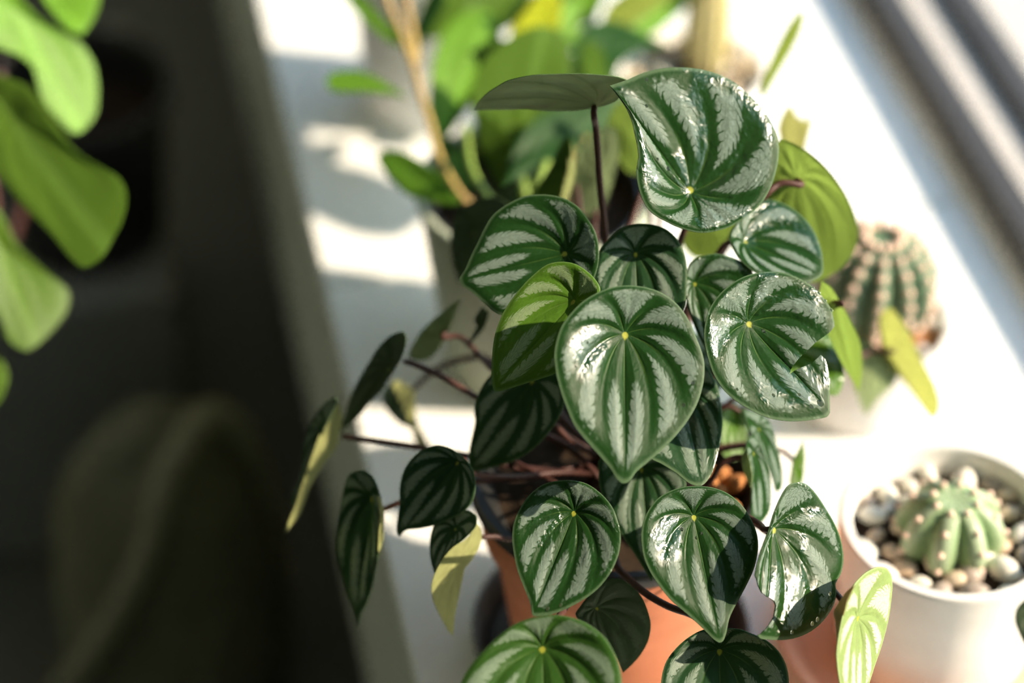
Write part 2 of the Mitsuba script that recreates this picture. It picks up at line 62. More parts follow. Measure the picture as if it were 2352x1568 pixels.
    {'o': [0.12446, 0.53433, 0.13062], 'ex': [-0.1299, -0.7901, -0.599], 'n': [0.8321, -0.4154, 0.3676], 'out': [[-10.96, -9.66], [-16.03, -1.63], [-19.45, 7.37], [-20.35, 15.22], [-18.69, 19.9], [-15.64, 21.81], [-12.21, 22.24], [-3.41, 21.63], [5.47, 18.74], [14.49, 14.02], [25.23, 7.94], [30.77, -1.07], [25.89, -12.03], [15.64, -18.42], [9.17, -18.56], [1.87, -17.1], [-5.15, -14.82]], 'cup': 0.5, 'mat': 'pale', 'label': 'pale sunlit leaf in front of the white cactus pot', 'flap': {'o': [0.11493, 0.52697, 0.14301], 'ex': [-0.069, -0.3451, -0.936], 'n': [-0.7544, -0.5958, 0.2753], 'out': [[-11.78, 3.65], [-8.61, 2.58], [-5.59, 1.47], [2.31, 0.55], [10.59, 0.08], [15.11, 0.0], [5.44, -2.57], [2.42, -3.86], [-2.02, -2.36], [-7.47, 0.37]]}},
    {'o': [0.09105, 0.60888, 0.13943], 'ex': [0.0766, -0.4215, -0.9036], 'n': [0.762, -0.5597, 0.3256], 'out': [[-7.22, -3.15], [-6.93, -0.59], [-4.37, 2.09], [-0.29, 2.92], [5.14, 6.27], [11.9, 9.25], [19.58, 9.53], [25.51, 8.18], [28.13, 4.43], [28.55, -0.0], [25.49, -3.24], [21.35, -4.06], [13.2, -2.24], [6.55, -2.85], [-1.01, -4.81], [-4.72, -5.07]], 'cup': 0.3, 'flap': {'o': [0.08792, 0.60387, 0.13783], 'ex': [0.1787, -0.6651, -0.7251], 'n': [-0.762, -0.5597, 0.3256], 'out': [[-6.43, 1.29], [-4.78, -0.53], [-2.61, -2.25], [2.21, -2.1], [8.51, -0.0], [4.35, 1.76], [-1.26, 1.81]]}},
    {'o': [0.09498, 0.62786, 0.13372], 'ex': [0.306, -0.2495, -0.9188], 'n': [0.7383, -0.5471, 0.3945], 'out': [[-12.83, -5.82], [-9.69, -2.12], [-4.55, 3.46], [2.03, 6.87], [8.79, 6.76], [16.99, 6.29], [24.59, 4.54], [28.75, 1.88], [28.19, -1.69], [20.57, -1.49], [12.98, -2.54], [4.39, -3.7], [-3.81, -5.91]], 'cup': 0.3},
    {'o': [0.11222, 0.63861, 0.10512], 'ex': [0.1898, 0.1187, 0.9746], 'n': [0.556, -0.8311, -0.0071], 'out': [[10.54, 0.0], [4.9, -2.93], [-2.22, -5.46], [-11.81, -7.68], [-15.83, -6.03], [-11.33, -0.69], [-4.35, 1.04], [2.33, 1.98], [6.58, 0.69]], 'cup': 0.1, 'mat': 'lime'},
    {'o': [0.0098, 0.51032, 0.14574], 'ex': [0.0332, -0.9123, -0.4081], 'n': [-0.0908, -0.4094, 0.9078], 'out': [[16.0, -28.76], [11.52, -27.47], [7.39, -24.98], [2.14, -20.51], [-3.07, -14.98], [-7.18, -8.86], [-9.26, -2.19], [-9.79, 4.27], [-8.45, 10.8], [-5.63, 16.49], [-0.83, 21.76], [4.4, 24.6], [9.38, 26.27], [15.93, 26.8], [26.64, 25.06], [35.2, 18.78], [43.53, 9.66], [48.85, -0.0], [42.4, -10.68], [32.97, -20.63], [24.43, -26.3]], 'mat': 'mid'},
    {'o': [0.03078, 0.55313, 0.11414], 'ex': [0.355, -0.2839, -0.8907], 'n': [0.0925, -0.9374, 0.3356], 'out': [[-1.08, -7.78], [-3.67, -4.78], [-5.96, -1.56], [-9.21, 3.88], [-9.78, 8.32], [-7.92, 12.55], [-3.4, 15.33], [2.23, 17.05], [8.72, 17.12], [14.05, 16.25], [19.81, 13.17], [24.31, 8.48], [27.18, 3.67], [28.76, 0.0], [24.84, 0.21], [17.25, -1.16], [10.17, -3.72], [3.97, -6.57]], 'cup': 0.4, 'mat': 'dull'},
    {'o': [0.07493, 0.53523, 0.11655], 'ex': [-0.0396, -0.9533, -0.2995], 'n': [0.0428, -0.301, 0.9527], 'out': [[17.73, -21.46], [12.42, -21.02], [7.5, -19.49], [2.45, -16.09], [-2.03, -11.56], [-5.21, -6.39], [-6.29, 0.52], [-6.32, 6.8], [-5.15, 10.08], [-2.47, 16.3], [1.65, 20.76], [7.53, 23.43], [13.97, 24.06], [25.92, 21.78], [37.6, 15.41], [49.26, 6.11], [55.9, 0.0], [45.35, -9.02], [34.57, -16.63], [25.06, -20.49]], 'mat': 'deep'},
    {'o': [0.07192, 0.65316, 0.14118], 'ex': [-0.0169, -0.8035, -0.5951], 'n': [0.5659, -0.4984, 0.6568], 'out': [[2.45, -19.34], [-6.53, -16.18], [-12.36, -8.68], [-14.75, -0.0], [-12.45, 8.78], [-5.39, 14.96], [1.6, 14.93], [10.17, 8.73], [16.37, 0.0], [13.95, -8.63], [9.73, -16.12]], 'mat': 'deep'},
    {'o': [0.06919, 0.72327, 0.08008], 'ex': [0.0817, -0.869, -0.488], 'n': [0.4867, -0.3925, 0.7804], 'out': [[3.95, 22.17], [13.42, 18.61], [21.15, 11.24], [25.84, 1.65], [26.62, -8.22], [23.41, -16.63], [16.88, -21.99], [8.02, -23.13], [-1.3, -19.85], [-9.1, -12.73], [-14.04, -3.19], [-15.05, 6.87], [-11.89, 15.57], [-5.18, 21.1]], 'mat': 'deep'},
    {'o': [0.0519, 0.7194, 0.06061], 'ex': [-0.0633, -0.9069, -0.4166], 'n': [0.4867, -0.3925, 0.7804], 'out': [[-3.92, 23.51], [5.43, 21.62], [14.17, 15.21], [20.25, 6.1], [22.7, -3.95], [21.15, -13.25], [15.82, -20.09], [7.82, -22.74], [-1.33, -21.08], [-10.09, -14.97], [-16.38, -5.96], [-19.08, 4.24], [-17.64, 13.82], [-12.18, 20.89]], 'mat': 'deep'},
    {'o': [0.08867, 0.65284, 0.11818], 'ex': [-0.0295, -0.8554, -0.5171], 'n': [0.3578, -0.4921, 0.7936], 'out': [[-1.06, -5.74], [-4.48, 0.0], [-0.54, 4.22], [8.31, 4.98], [15.61, 3.44], [19.32, -0.95], [16.71, -5.7], [7.11, -6.86]], 'mat': 'lime'},
    {'o': [0.17063, 0.4952, 0.17694], 'ex': [0.2124, -0.8146, -0.5397], 'n': [-0.2822, -0.5799, 0.7643], 'out': [[-5.71, -0.6], [-3.41, -4.84], [0.53, -6.64], [4.97, -6.41], [9.56, -5.5], [14.44, -0.37], [10.34, 6.48], [0.82, 9.11], [-5.31, 5.06]], 'mat': 'dull'},
]
GLOSSY = [
    {'o': [-0.02825, 0.88099, 0.09988], 'ex': [0.2891, 0.8884, 0.3567], 'n': [0.2683, -0.4328, 0.8606], 'out': [[-0.67, 12.15], [13.11, 15.57], [27.52, 18.05], [39.63, 17.47], [50.53, 14.16], [60.04, 5.73], [57.54, -5.47], [44.22, -10.84], [26.71, -7.25], [6.3, -2.47], [-18.14, 0.8], [-13.86, 7.79]], 'mat': 'bright'},
    {'o': [0.00487, 0.84849, 0.10088], 'ex': [0.1713, 0.6035, 0.7788], 'n': [0.1952, -0.7956, 0.5736], 'out': [[-12.31, -0.09], [-6.74, 9.3], [1.14, 16.97], [8.17, 23.42], [15.73, 26.83], [23.62, 28.22], [31.87, 27.59], [40.59, 24.34], [47.68, 18.93], [54.09, 11.71], [58.54, 4.13], [59.47, -3.05], [57.84, -8.6], [52.51, -12.94], [45.8, -15.41], [35.91, -17.41], [27.67, -17.2], [18.16, -15.73], [10.47, -12.89], [-2.92, -6.84]], 'mat': 'mid'},
    {'o': [-0.02983, 0.8945, 0.08497], 'ex': [0.5352, 0.3305, 0.7774], 'n': [-0.4472, -0.6699, 0.5927], 'out': [[-8.15, 4.42], [0.76, 10.18], [9.18, 12.85], [27.04, 12.73], [42.49, 6.51], [48.5, -0.73], [45.61, -5.81], [38.83, -5.03], [23.52, -4.71], [5.06, -3.68], [-10.52, -3.36]], 'mat': 'dark'},
    {'o': [0.01037, 0.92533, 0.11982], 'ex': [0.4551, 0.1617, 0.8757], 'n': [0.3484, -0.9373, -0.008], 'out': [[-7.88, 9.82], [1.09, 9.66], [7.82, 8.28], [18.4, 6.52], [22.48, 1.11], [19.27, -5.15], [10.75, -10.84], [1.29, -13.65], [-7.93, -8.4], [-12.19, 2.25]], 'mat': 'yellow'},
    {'o': [-0.03224, 0.80072, 0.1148], 'ex': [-0.7244, 0.6888, -0.03], 'n': [-0.4211, -0.4075, 0.8103], 'out': [[39.55, 1.07], [39.74, -2.43], [37.3, -4.76], [28.33, -7.77], [14.04, -7.4], [0.64, -4.37], [-12.23, -0.06], [-7.93, 3.18], [-1.29, 5.21], [12.78, 8.47], [25.67, 6.38], [33.2, 4.03]], 'mat': 'bright'},
    {'o': [-0.05467, 0.84702, 0.13695], 'ex': [-0.9224, 0.3743, -0.0953], 'n': [-0.147, -0.1122, 0.9827], 'out': [[32.6, 1.38], [33.38, -3.31], [31.63, -6.41], [21.76, -9.35], [9.39, -6.45], [-3.25, -0.08], [-8.99, 3.17], [-1.17, 2.73], [11.61, 3.62], [23.76, 6.16], [29.1, 5.17]], 'cup': 0.2, 'mat': 'bright'},
    {'o': [-0.05576, 0.89601, 0.13195], 'ex': [-0.5557, 0.8313, 0.0124], 'n': [-0.3114, -0.222, 0.924], 'out': [[49.52, 0.66], [46.95, -3.07], [37.6, -5.04], [16.29, -4.29], [-5.67, -2.78], [-7.07, -0.51], [-1.41, 2.27], [17.08, 3.19], [34.09, 2.67]], 'mat': 'bright'},
    {'o': [-0.04569, 0.91973, 0.11349], 'ex': [0.355, 0.6523, 0.6697], 'n': [-0.3651, -0.5627, 0.7416], 'out': [[-3.59, 4.76], [5.22, 5.98], [12.29, 5.2], [26.43, 3.64], [28.94, -1.56], [24.4, -5.96], [15.01, -4.92], [3.27, -3.62], [-5.41, -1.04]], 'mat': 'dark'},
    {'o': [0.04315, 0.91692, 0.11032], 'ex': [0.93, 0.3436, -0.1306], 'n': [0.2592, -0.3608, 0.8959], 'out': [[-11.96, 6.21], [-6.45, 13.19], [0.48, 17.06], [14.2, 16.24], [25.73, 8.01], [37.36, -0.0], [23.14, -0.34], [9.75, -6.0], [-1.34, -19.74], [-12.69, -27.11], [-18.34, -15.46]], 'mat': 'dark'},
    {'o': [0.04868, 0.95057, 0.10307], 'ex': [0.8527, 0.4041, 0.3311], 'n': [0.3369, -0.9097, 0.2427], 'out': [[-4.94, 0.39], [-1.17, 6.0], [4.59, 10.36], [17.83, 11.47], [41.96, 2.09], [42.68, -2.29], [33.86, -4.84], [18.01, -5.75], [4.39, -7.48], [-2.96, -6.68]], 'mat': 'yellow2'},
    {'o': [0.03376, 0.96189, 0.10077], 'ex': [0.1396, 0.9185, 0.3699], 'n': [0.0, -0.3736, 0.9276], 'out': [[-2.38, 7.43], [9.44, 8.97], [15.73, 6.45], [18.93, -0.93], [10.49, -7.98], [-0.15, -8.41], [-5.23, -0.67]], 'mat': 'bright'},
    {'o': [0.00675, 0.82408, 0.108], 'ex': [0.7456, 0.6339, 0.2056], 'n': [0.2822, -0.5799, 0.7643], 'out': [[-12.2, -0.28], [-3.61, 8.69], [5.65, 13.54], [22.13, 17.33], [33.36, 14.5], [43.21, 9.88], [58.19, 1.3], [57.55, -2.83], [47.76, -6.31], [35.84, -5.77], [27.94, -5.41], [10.97, -6.29], [-4.32, -6.96]], 'mat': 'dark'},
    {'o': [-0.00121, 0.8298, 0.09484], 'ex': [-0.3248, 0.5558, 0.7653], 'n': [-0.2822, -0.8292, 0.4824], 'out': [[-0.63, 4.69], [10.81, 7.26], [23.49, 7.14], [35.35, 4.62], [38.26, 0.65], [27.79, -5.57], [16.1, -9.12], [5.68, -8.71], [-1.27, -3.99], [-3.93, 0.97]], 'mat': 'mid'},
    {'o': [0.04341, 0.89062, 0.11077], 'ex': [-0.307, 0.8502, 0.4276], 'n': [0.0, -0.4493, 0.8934], 'out': [[-7.26, 7.93], [2.87, 8.89], [14.67, 7.14], [23.15, 2.53], [24.63, -0.62], [18.2, -5.07], [8.27, -5.0], [-3.17, -2.21], [-9.95, 3.38]], 'mat': 'mid'},
    {'o': [0.01499, 0.90161, 0.04774], 'ex': [-0.2607, 0.7371, 0.6235], 'n': [0.1925, -0.5932, 0.7817], 'out': [[19.67, 16.4], [35.38, 14.38], [50.25, 8.0], [59.9, -1.58], [62.89, -21.01], [52.1, -39.05], [35.21, -41.32], [19.01, -29.7], [8.73, -12.84], [2.88, 2.65], [5.25, 13.49]], 'mat': 'dark'},
    {'o': [-0.01681, 0.97179, 0.09688], 'ex': [0.6834, 0.6794, 0.2672], 'n': [0.1881, -0.5176, 0.8347], 'out': [[-15.33, 3.78], [-3.34, 12.43], [8.7, 14.81], [27.65, 1.7], [31.03, -10.84], [18.82, -16.3], [3.32, -15.6], [-11.15, -7.77]], 'mat': 'mid'},
    {'o': [0.03317, 0.90648, 0.06833], 'ex': [0.6841, 0.7025, 0.1962], 'n': [0.3651, -0.5627, 0.7416], 'out': [[-12.11, 0.7], [-5.45, 9.55], [6.92, 14.27], [22.65, 13.88], [37.37, 8.75], [47.34, 0.12], [38.32, -5.92], [22.18, -10.84], [5.66, -11.13], [-7.63, -8.16]], 'mat': 'dark'},
    {'o': [0.02499, 0.96334, 0.10242], 'ex': [0.6567, 0.7197, 0.2254], 'n': [0.1826, -0.4417, 0.8784], 'out': [[-12.91, 4.96], [-1.05, 11.03], [15.15, 13.37], [30.12, 8.47], [39.4, -1.53], [28.04, -8.37], [13.42, -12.11], [-4.17, -9.64], [-14.35, -3.75]], 'mat': 'mid'},
    {'o': [0.00472, 0.81023, 0.10744], 'ex': [0.7108, 0.6583, 0.2479], 'n': [0.1881, -0.5176, 0.8347], 'out': [[-12.03, 1.86], [-3.29, 8.14], [8.61, 11.92], [21.55, 10.85], [33.2, 5.41], [38.03, -1.3], [27.47, -6.34], [13.87, -8.76], [0.3, -8.38], [-9.57, -4.23]], 'mat': 'dark'},
    {'o': [-0.02311, 0.82265, 0.10035], 'ex': [-0.3335, 0.8476, 0.4128], 'n': [-0.2762, -0.5065, 0.8168], 'out': [[-4.14, 5.93], [6.66, 8.72], [18.15, 7.95], [27.82, 3.36], [30.46, -0.95], [21.04, -5.39], [8.15, -7.4], [-2.32, -4.7], [-6.9, 0.29]], 'mat': 'dark'},
    {'o': [-0.03825, 0.95345, 0.10633], 'ex': [0.5719, 0.7245, 0.3848], 'n': [0.0953, -0.5246, 0.846], 'out': [[-11.06, 2.75], [-0.8, 8.8], [15.48, 11.1], [28.41, 4.17], [31.46, -1.74], [21.02, -7.8], [4.72, -10.01], [-9.6, -6.88]], 'mat': 'mid'},
    {'o': [0.06782, 0.97581, 0.08632], 'ex': [0.7082, 0.6633, 0.2418], 'n': [0.2822, -0.5799, 0.7643], 'out': [[-12.68, 3.69], [-3.46, 8.4], [9.63, 10.29], [27.66, 8.62], [42.91, 0.29], [30.85, -5.47], [13.09, -6.87], [-4.8, -5.12]], 'mat': 'bright'},
    {'o': [0.01378, 0.93217, 0.09736], 'ex': [0.4562, 0.8337, 0.3113], 'n': [0.3578, -0.4921, 0.7936], 'out': [[-9.86, 5.08], [1.05, 9.85], [16.44, 9.12], [32.16, 4.45], [40.26, -1.87], [31.29, -9.48], [15.83, -12.58], [-0.32, -10.79], [-11.63, -3.81]], 'mat': 'bright'},
]
STRAP = [
    {'o': [0.11077, 0.82274, 0.15477], 'ex': [0.4028, 0.2329, 0.8852], 'n': [0.4243, -0.9044, 0.0449], 'out': [[39.34, -0.45], [34.62, -2.6], [28.42, -4.11], [17.51, -4.35], [6.26, -3.44], [-3.76, -3.55], [-4.31, -0.78], [2.97, 1.78], [15.83, 3.63], [28.87, 3.88], [36.97, 2.45]], 'cup': 0.1, 'mat': 'olive'},
    {'o': [0.12356, 0.79874, 0.14274], 'ex': [-0.2416, -0.0274, 0.97], 'n': [0.2981, -0.9533, 0.0473], 'out': [[10.52, 6.43], [16.18, 3.98], [19.93, 0.65], [20.62, -2.96], [15.15, -3.25], [10.21, -6.94], [10.68, -10.54], [4.56, -8.47], [-1.65, -5.96], [-6.76, -3.64], [-8.53, 0.44], [-1.11, 5.4]], 'cup': 0.1, 'mat': 'olive2'},
]
POTHOS = [
    {'o': [-0.2112, 0.88414, 0.16381], 'ex': [0.6372, -0.5489, -0.541], 'n': [0.3482, -0.4212, 0.8375], 'out': [[-9.47, -2.62], [-2.59, -4.28], [3.38, -5.23], [9.87, -5.33], [15.83, -5.0], [20.39, -3.56], [22.49, -0.14], [20.6, 5.75], [17.57, 11.54], [11.53, 19.01], [6.18, 23.33], [-4.74, 14.01]], 'mat': 'bright'},
    {'o': [-0.22283, 0.86324, 0.17037], 'ex': [0.4235, -0.4281, -0.7983], 'n': [0.5715, -0.5574, 0.6022], 'out': [[-18.33, -13.17], [-16.91, -4.59], [-10.27, 1.1], [7.58, 7.69], [19.58, 15.42], [26.07, 20.32], [32.19, 21.76], [37.63, 21.61], [43.43, 19.77], [48.88, 17.13], [57.2, 11.09], [61.08, 2.65], [60.58, -3.22], [53.56, -6.53], [41.4, -9.27], [27.57, -6.17], [19.85, -8.96], [12.25, -16.51], [2.22, -24.87], [-8.84, -20.91]], 'mat': 'bright'},
    {'o': [-0.21897, 0.80349, 0.15566], 'ex': [0.5728, -0.7926, -0.2087], 'n': [-0.1761, -0.3677, 0.9131], 'out': [[-35.1, 1.39], [-20.68, 7.14], [-7.43, 13.4], [12.17, 13.55], [32.38, 13.13], [49.77, 16.42], [55.93, 19.49], [60.96, 20.97], [66.48, 20.79], [71.61, 18.61], [76.72, 14.86], [81.27, 9.91], [84.44, 4.69], [89.66, -5.04], [88.56, -13.19], [80.79, -15.22], [63.42, -16.14], [44.45, -18.57], [26.47, -19.54], [6.85, -22.04], [-16.26, -11.42]], 'mat': 'mid'},
    {'o': [-0.22615, 0.7775, 0.10364], 'ex': [0.3531, -0.6278, -0.6937], 'n': [0.4402, -0.5427, 0.7153], 'out': [[-27.35, -2.08], [-13.87, 5.21], [2.27, 7.42], [14.4, 13.26], [24.74, 19.83], [28.41, 21.59], [32.41, 21.12], [38.28, 16.77], [45.06, 5.79], [47.81, -1.5], [48.42, -5.88], [41.47, -11.49], [31.17, -11.72], [11.28, -16.51], [-7.6, -11.5]], 'mat': 'mid'},
    {'o': [-0.23385, 0.738, 0.05899], 'ex': [0.9579, 0.2117, -0.1937], 'n': [0.286, -0.6509, 0.7032], 'out': [[-3.74, 13.5], [3.77, 11.6], [7.54, 10.06], [10.92, 1.94], [9.39, -5.8], [5.62, -11.58], [-3.76, -13.47], [-5.62, -0.0]], 'mat': 'mid'},
]
PETIOLES = [
    {'p': [[0.03041, 0.68491, 0.24423], [0.03027, 0.68137, 0.24239], [0.0314, 0.68579, 0.2324], [0.03288, 0.68219, 0.21475], [0.0356, 0.67474, 0.19123], [0.03867, 0.66698, 0.16284], [0.04068, 0.64974, 0.1328], [0.04633, 0.63456, 0.1084], [0.04635, 0.63841, 0.088]], 'r': 1.35},
    {'p': [[0.06495, 0.65759, 0.2252], [0.06388, 0.66015, 0.22232], [0.06865, 0.67062, 0.20921], [0.06425, 0.67642, 0.18559], [0.05514, 0.66553, 0.15064], [0.04508, 0.64516, 0.12308], [0.04419, 0.62364, 0.1084], [0.04422, 0.62749, 0.088]], 'r': 1.3},
    {'p': [[0.01987, 0.64406, 0.20694], [0.02046, 0.64675, 0.20403], [0.02216, 0.65988, 0.18198], [0.03078, 0.64982, 0.15552], [0.03791, 0.63935, 0.12859], [0.04754, 0.63573, 0.1084], [0.04756, 0.63958, 0.088]], 'r': 1.2},
    {'p': [[0.02245, 0.61893, 0.20558], [0.02304, 0.62161, 0.20268], [0.02649, 0.63383, 0.18272], [0.03539, 0.63358, 0.15226], [0.04106, 0.63125, 0.12699], [0.03663, 0.63236, 0.1084], [0.03665, 0.63621, 0.088]], 'r': 1.2},
    {'p': [[0.03957, 0.59927, 0.2072], [0.0385, 0.60178, 0.20427], [0.04352, 0.61247, 0.18876], [0.04397, 0.62405, 0.15657], [0.04283, 0.62765, 0.13045], [0.04108, 0.62717, 0.1084], [0.0411, 0.63102, 0.088]], 'r': 1.3},
    {'p': [[0.04549, 0.64743, 0.20446], [0.04549, 0.65043, 0.20181], [0.0478, 0.65988, 0.18198], [0.04611, 0.65355, 0.15219], [0.04298, 0.63935, 0.12859], [0.03538, 0.63672, 0.1084], [0.0354, 0.64057, 0.088]], 'r': 1.2},
    {'p': [[0.06772, 0.64672, 0.19052], [0.06732, 0.6497, 0.18788], [0.06759, 0.6609, 0.16805], [0.05652, 0.65056, 0.14126], [0.04578, 0.63847, 0.12005], [0.0338, 0.63531, 0.1084], [0.03382, 0.63916, 0.088]], 'r': 1.2},
    {'p': [[0.08515, 0.61773, 0.196], [0.08402, 0.62005, 0.19294], [0.08626, 0.63062, 0.17909], [0.07386, 0.63727, 0.14887], [0.05483, 0.63486, 0.12352], [0.04061, 0.6201, 0.1084], [0.04063, 0.62395, 0.088]], 'r': 1.3},
    {'p': [[0.10877, 0.68864, 0.20717], [0.10987, 0.68482, 0.2076], [0.10155, 0.68377, 0.20899], [0.09349, 0.68009, 0.20181], [0.08377, 0.69746, 0.16409], [0.06609, 0.67077, 0.14147], [0.0485, 0.64289, 0.12053], [0.03961, 0.64054, 0.1084], [0.03963, 0.64439, 0.088]], 'r': 1.35},
    {'p': [[0.08702, 0.66139, 0.19817], [0.086, 0.6627, 0.19453], [0.08335, 0.66909, 0.19239], [0.07847, 0.6731, 0.18183], [0.06558, 0.66779, 0.14866], [0.05009, 0.6437, 0.12446], [0.03951, 0.62599, 0.1084], [0.03953, 0.62984, 0.088]], 'r': 1.2},
    {'p': [[0.05365, 0.7373, 0.16384], [0.04963, 0.72626, 0.15891], [0.046, 0.7153, 0.15407], [0.04445, 0.69129, 0.14203], [0.0431, 0.66076, 0.12261], [0.0533, 0.63181, 0.1084], [0.05333, 0.63566, 0.088]], 'r': 1.3},
    {'p': [[0.02665, 0.73907, 0.16585], [0.02775, 0.72862, 0.16158], [0.02974, 0.70675, 0.15195], [0.03531, 0.67223, 0.13557], [0.04005, 0.64661, 0.12171], [0.03966, 0.63765, 0.1084], [0.03969, 0.6415, 0.088]], 'r': 1.2},
    {'p': [[0.03397, 0.72468, 0.16467], [0.03362, 0.71764, 0.15672], [0.0357, 0.69129, 0.14203], [0.03941, 0.65709, 0.126], [0.04813, 0.62632, 0.1084], [0.04815, 0.63017, 0.088]], 'r': 1.1},
    {'p': [[0.05676, 0.74522, 0.15771], [0.05687, 0.72781, 0.15313], [0.05349, 0.69509, 0.13877], [0.04742, 0.66076, 0.12261], [0.0316, 0.63353, 0.1084], [0.03162, 0.63737, 0.088]], 'r': 1.1},
    {'p': [[0.06074, 0.74522, 0.15771], [0.06045, 0.72663, 0.15179], [0.05701, 0.69509, 0.13877], [0.04915, 0.66076, 0.12261], [0.05089, 0.63351, 0.1084], [0.05092, 0.63736, 0.088]], 'r': 1.1},
    {'p': [[0.00821, 0.63061, 0.15647], [0.00994, 0.63389, 0.15495], [0.01068, 0.63395, 0.14059], [0.02268, 0.63374, 0.12225], [0.03472, 0.63283, 0.11368], [0.03846, 0.6348, 0.1084], [0.03848, 0.63865, 0.088]], 'r': 1.2},
    {'p': [[-0.04216, 0.65701, 0.14251], [-0.03833, 0.65473, 0.14296], [-0.02809, 0.65033, 0.14101], [-0.01371, 0.64473, 0.13467], [0.00406, 0.63766, 0.12669], [0.02278, 0.63437, 0.11692], [0.03542, 0.62205, 0.1084], [0.03544, 0.6259, 0.088]], 'r': 1.25},
    {'p': [[-0.0666, 0.64052, 0.11784], [-0.05889, 0.63756, 0.11903], [-0.03317, 0.6315, 0.11971], [-0.01625, 0.62948, 0.11743], [0.00408, 0.63001, 0.11049], [0.02459, 0.63214, 0.10837], [0.0439, 0.64027, 0.1084], [0.04392, 0.64412, 0.088]], 'r': 1.25},
    {'p': [[-0.0257, 0.67384, 0.14324], [-0.0272, 0.67015, 0.14284], [-0.01997, 0.67134, 0.14212], [-0.00822, 0.65965, 0.13645], [0.00753, 0.65001, 0.12555], [0.0263, 0.63837, 0.11541], [0.03861, 0.64109, 0.1084], [0.03863, 0.64494, 0.088]], 'r': 1.1},
    {'p': [[-0.04187, 0.7015, 0.08565], [-0.03489, 0.70231, 0.09411], [-0.02653, 0.70162, 0.10088], [-0.01735, 0.69947, 0.10599], [-0.01007, 0.69539, 0.10893], [0.0095, 0.67177, 0.11242], [0.02823, 0.64454, 0.11182], [0.04057, 0.62635, 0.1084], [0.04059, 0.6302, 0.088]], 'r': 1.4},
    {'p': [[-0.01962, 0.60113, 0.14234], [-0.01785, 0.60414, 0.14039], [-0.01573, 0.60543, 0.13251], [0.00067, 0.61569, 0.11997], [0.02268, 0.62533, 0.11274], [0.0459, 0.62369, 0.1084], [0.04592, 0.62754, 0.088]], 'r': 1.1},
    {'p': [[-0.01144, 0.58798, 0.1158], [-0.00591, 0.59016, 0.11374], [0.00066, 0.59169, 0.11095], [0.01565, 0.60159, 0.10704], [0.03107, 0.61887, 0.10847], [0.03721, 0.62214, 0.1084], [0.03723, 0.62599, 0.088]], 'r': 1.1},
    {'p': [[-0.05024, 0.60497, 0.11237], [-0.04327, 0.60485, 0.11676], [-0.03249, 0.60759, 0.11986], [-0.01269, 0.61459, 0.11872], [0.01422, 0.62477, 0.11211], [0.03255, 0.63604, 0.1084], [0.03257, 0.63989, 0.088]], 'r': 1.1},
    {'p': [[0.02215, 0.5633, 0.15434], [0.02235, 0.56571, 0.15115], [0.02458, 0.57764, 0.13429], [0.0319, 0.59721, 0.11869], [0.03769, 0.61899, 0.11312], [0.04474, 0.62861, 0.1084], [0.04476, 0.63246, 0.088]], 'r': 1.2},
    {'p': [[0.06479, 0.56537, 0.15016], [0.06395, 0.56774, 0.14705], [0.06448, 0.57975, 0.13669], [0.05689, 0.60509, 0.12005], [0.04795, 0.62335, 0.11352], [0.04556, 0.62609, 0.1084], [0.04559, 0.62994, 0.088]], 'r': 1.2},
    {'p': [[0.07462, 0.53738, 0.10973], [0.07445, 0.53859, 0.10592], [0.07159, 0.5456, 0.11317], [0.06528, 0.54852, 0.11648], [0.05675, 0.55196, 0.11734], [0.04829, 0.55801, 0.11815], [0.04239, 0.56781, 0.11565], [0.03861, 0.57496, 0.11618], [0.03823, 0.60408, 0.10684], [0.03674, 0.63232, 0.1084], [0.03676, 0.63617, 0.088]], 'r': 1.35},
    {'p': [[0.0105, 0.51347, 0.13875], [0.01086, 0.51511, 0.13512], [0.01446, 0.53229, 0.12832], [0.02473, 0.56622, 0.11384], [0.0356, 0.60199, 0.10901], [0.03959, 0.62597, 0.1084], [0.03961, 0.62982, 0.088]], 'r': 1.3},
    {'p': [[0.09258, 0.56047, 0.14886], [0.09019, 0.56264, 0.14651], [0.08869, 0.57447, 0.13826], [0.07585, 0.59697, 0.12597], [0.05775, 0.6198, 0.11706], [0.04559, 0.62741, 0.1084], [0.04562, 0.63126, 0.088]], 'r': 1.2},
    {'p': [[0.06288, 0.61459, 0.16578], [0.06216, 0.61621, 0.16219], [0.06232, 0.62445, 0.14948], [0.05284, 0.63014, 0.12573], [0.03508, 0.62908, 0.1084], [0.03511, 0.63293, 0.088]], 'r': 1.2},
    {'p': [[0.08988, 0.61187, 0.13376], [0.08501, 0.61495, 0.1312], [0.0794, 0.6144, 0.12756], [0.07394, 0.61207, 0.11889], [0.06125, 0.61564, 0.10934], [0.04817, 0.62619, 0.1107], [0.03754, 0.62829, 0.1084], [0.03756, 0.63214, 0.088]], 'r': 1.2},
    {'p': [[0.09501, 0.6303, 0.1244], [0.09175, 0.63024, 0.12282], [0.08191, 0.63127, 0.11946], [0.06868, 0.63099, 0.1131], [0.0518, 0.63129, 0.11042], [0.04572, 0.64064, 0.1084], [0.04574, 0.64449, 0.088]], 'r': 1.0},
    {'p': [[0.08868, 0.64103, 0.13049], [0.08275, 0.64215, 0.13176], [0.07208, 0.64, 0.12329], [0.0552, 0.63467, 0.11425], [0.04162, 0.62334, 0.1084], [0.04165, 0.62719, 0.088]], 'r': 1.0},
    {'p': [[0.11179, 0.63925, 0.10513], [0.10957, 0.64257, 0.10515], [0.10482, 0.64203, 0.10899], [0.08989, 0.64124, 0.11262], [0.06558, 0.63497, 0.11157], [0.04621, 0.62915, 0.1084], [0.04623, 0.633, 0.088]], 'r': 1.0},
